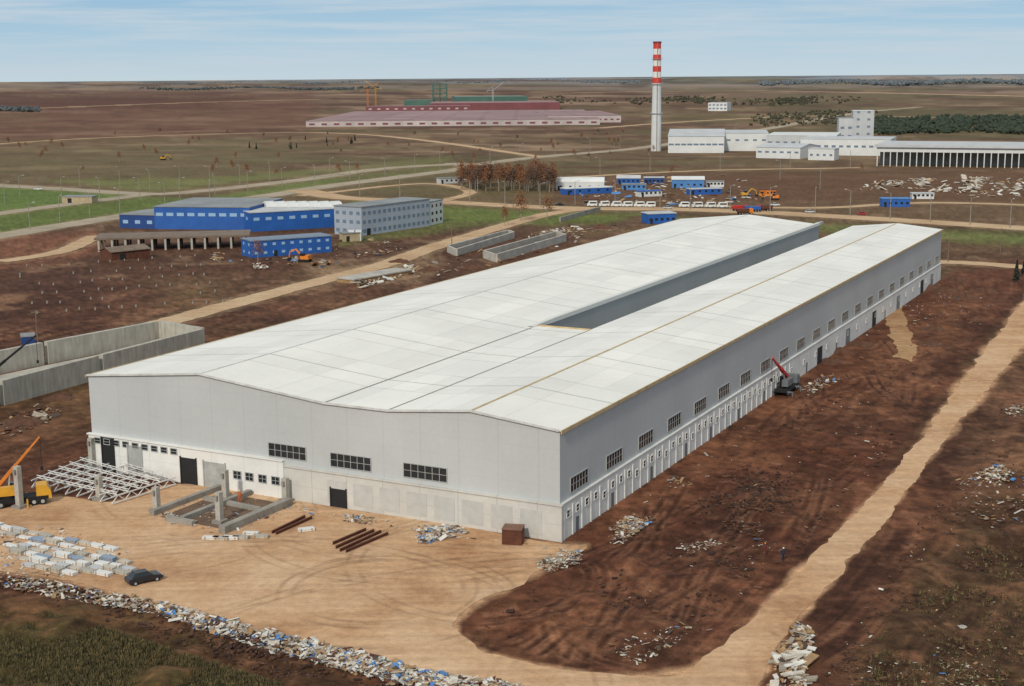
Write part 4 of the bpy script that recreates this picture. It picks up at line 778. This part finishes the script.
# ---------------- people
def person(px,py,rz,lab,top,bot):
    t=thing('person',lab,'person',at(px,py,.15),rz)
    V_=[(0,0,.95),(0,0,1.15),(0,0,1.38),(0,0,1.52),(0,.02,1.66),(.1,0,.9),(.13,.08,.5),(.13,0,.08),(.13,.14,.04),(-.1,0,.9),(-.14,-.1,.5),(-.15,-.2,.1),(-.15,-.06,.05),(.19,0,1.4),(.26,.02,1.12),(.25,.14,.9),(-.19,0,1.4),(-.27,-.03,1.12),(-.27,.06,.88)]
    E=[(0,1),(1,2),(2,3),(3,4),(0,5),(5,6),(6,7),(7,8),(0,9),(9,10),(10,11),(11,12),(2,13),(13,14),(14,15),(2,16),(16,17),(17,18)]
    rd=[.15,.15,.16,.06,.1,.1,.07,.05,.04,.1,.07,.05,.04,.07,.05,.035,.07,.05,.035]
    me=bpy.data.meshes.new('body'); me.from_pydata(V_,E,[]); o=bpy.data.objects.new('body',me); COL.objects.link(o); o.parent=t; me.materials.append(top)
    md=o.modifiers.new('s','SKIN'); 
    for i,r_ in enumerate(rd): me.skin_vertices[0].data[i].radius=(r_,r_)
    me.skin_vertices[0].data[0].use_root=True; o.modifiers.new('u','SUBSURF').levels=1
    mb=MB(); mb.cyl((0,.02,1.68),(0,.02,1.8),.13,.07,10); mb.build('helmet',bot,t)
person(765,556,R(40),'worker in dark red clothes walking on the brown soil',mat('dark_red_cloth',(110,50,48),.9),oran)
person(783,561,R(200),'worker in dark blue clothes on the brown soil further right',mat('dark_blue_cloth',(40,46,66),.9),whitep)
person(240,502,R(10),'worker in orange vest among the foundation walls',mat('orange_cloth',(200,100,50),.9),whitep)

# ---------------- light
SD=Vector((-.34,-.94,0)).normalized(); el=R(36)
sun=bpy.data.lights.new('sun','SUN'); sun.energy=2.5; sun.angle=R(5); sun.color=(1,.91,.78); so=bpy.data.objects.new('sun',sun); COL.objects.link(so)
sv=Vector((SD.x*math.cos(el),SD.y*math.cos(el),math.sin(el))); so.rotation_euler=sv.to_track_quat('Z','Y').to_euler()
w=bpy.data.worlds.new('World'); scene.world=w; w.use_nodes=True; t=w.node_tree; bg=t.nodes['Background']
sk=N(t,'ShaderNodeTexSky',sky_type='NISHITA'); sk.sun_disc=False; sk.sun_elevation=el; sk.sun_rotation=math.atan2(SD.x,SD.y)%(2*math.pi)
tc=N(t,'ShaderNodeTexCoord').outputs['Generated']; spx=N(t,'ShaderNodeSeparateXYZ'); t.links.new(tc,spx.inputs[0])
cr=N(t,'ShaderNodeValToRGB'); e=cr.color_ramp.elements; e[0].position=0; e[0].color=(.54,.66,.73,1); e[1].position=1; e[1].color=(.54,.55,.55,1)
for p,c in ((.03,(.36,.55,.71,1)),(.06,(.26,.46,.66,1)),(.14,(.27,.44,.62,1)),(.35,(.54,.56,.57,1))): x=e.new(p); x.color=c
t.links.new(spx.outputs[2],cr.inputs[0])
sc=N(t,'ShaderNodeVectorMath',operation='SCALE'); t.links.new(cr.outputs[0],sc.inputs[0]); sc.inputs['Scale'].default_value=10.
m1=N(t,'ShaderNodeMix',data_type='RGBA'); m1.inputs[0].default_value=.88; t.links.new(sk.outputs[0],m1.inputs[6]); t.links.new(sc.outputs[0],m1.inputs[7])
mp=N(t,'ShaderNodeMapping'); mp.inputs['Scale'].default_value=(5,5,120); mp.inputs['Rotation'].default_value=(R(.6),R(-.8),0); t.links.new(tc,mp.inputs[0])
n=noise(t,mp.outputs[0],1.,8,.66); f=ramp(t,n,.42,.62,.0,.8)
mx=N(t,'ShaderNodeMix',data_type='RGBA'); t.links.new(f,mx.inputs[0]); t.links.new(m1.outputs[2],mx.inputs[6]); mx.inputs[7].default_value=(5.2,6.1,6.8,1)
t.links.new(mx.outputs[2],bg.inputs[0]); bg.inputs[1].default_value=.105
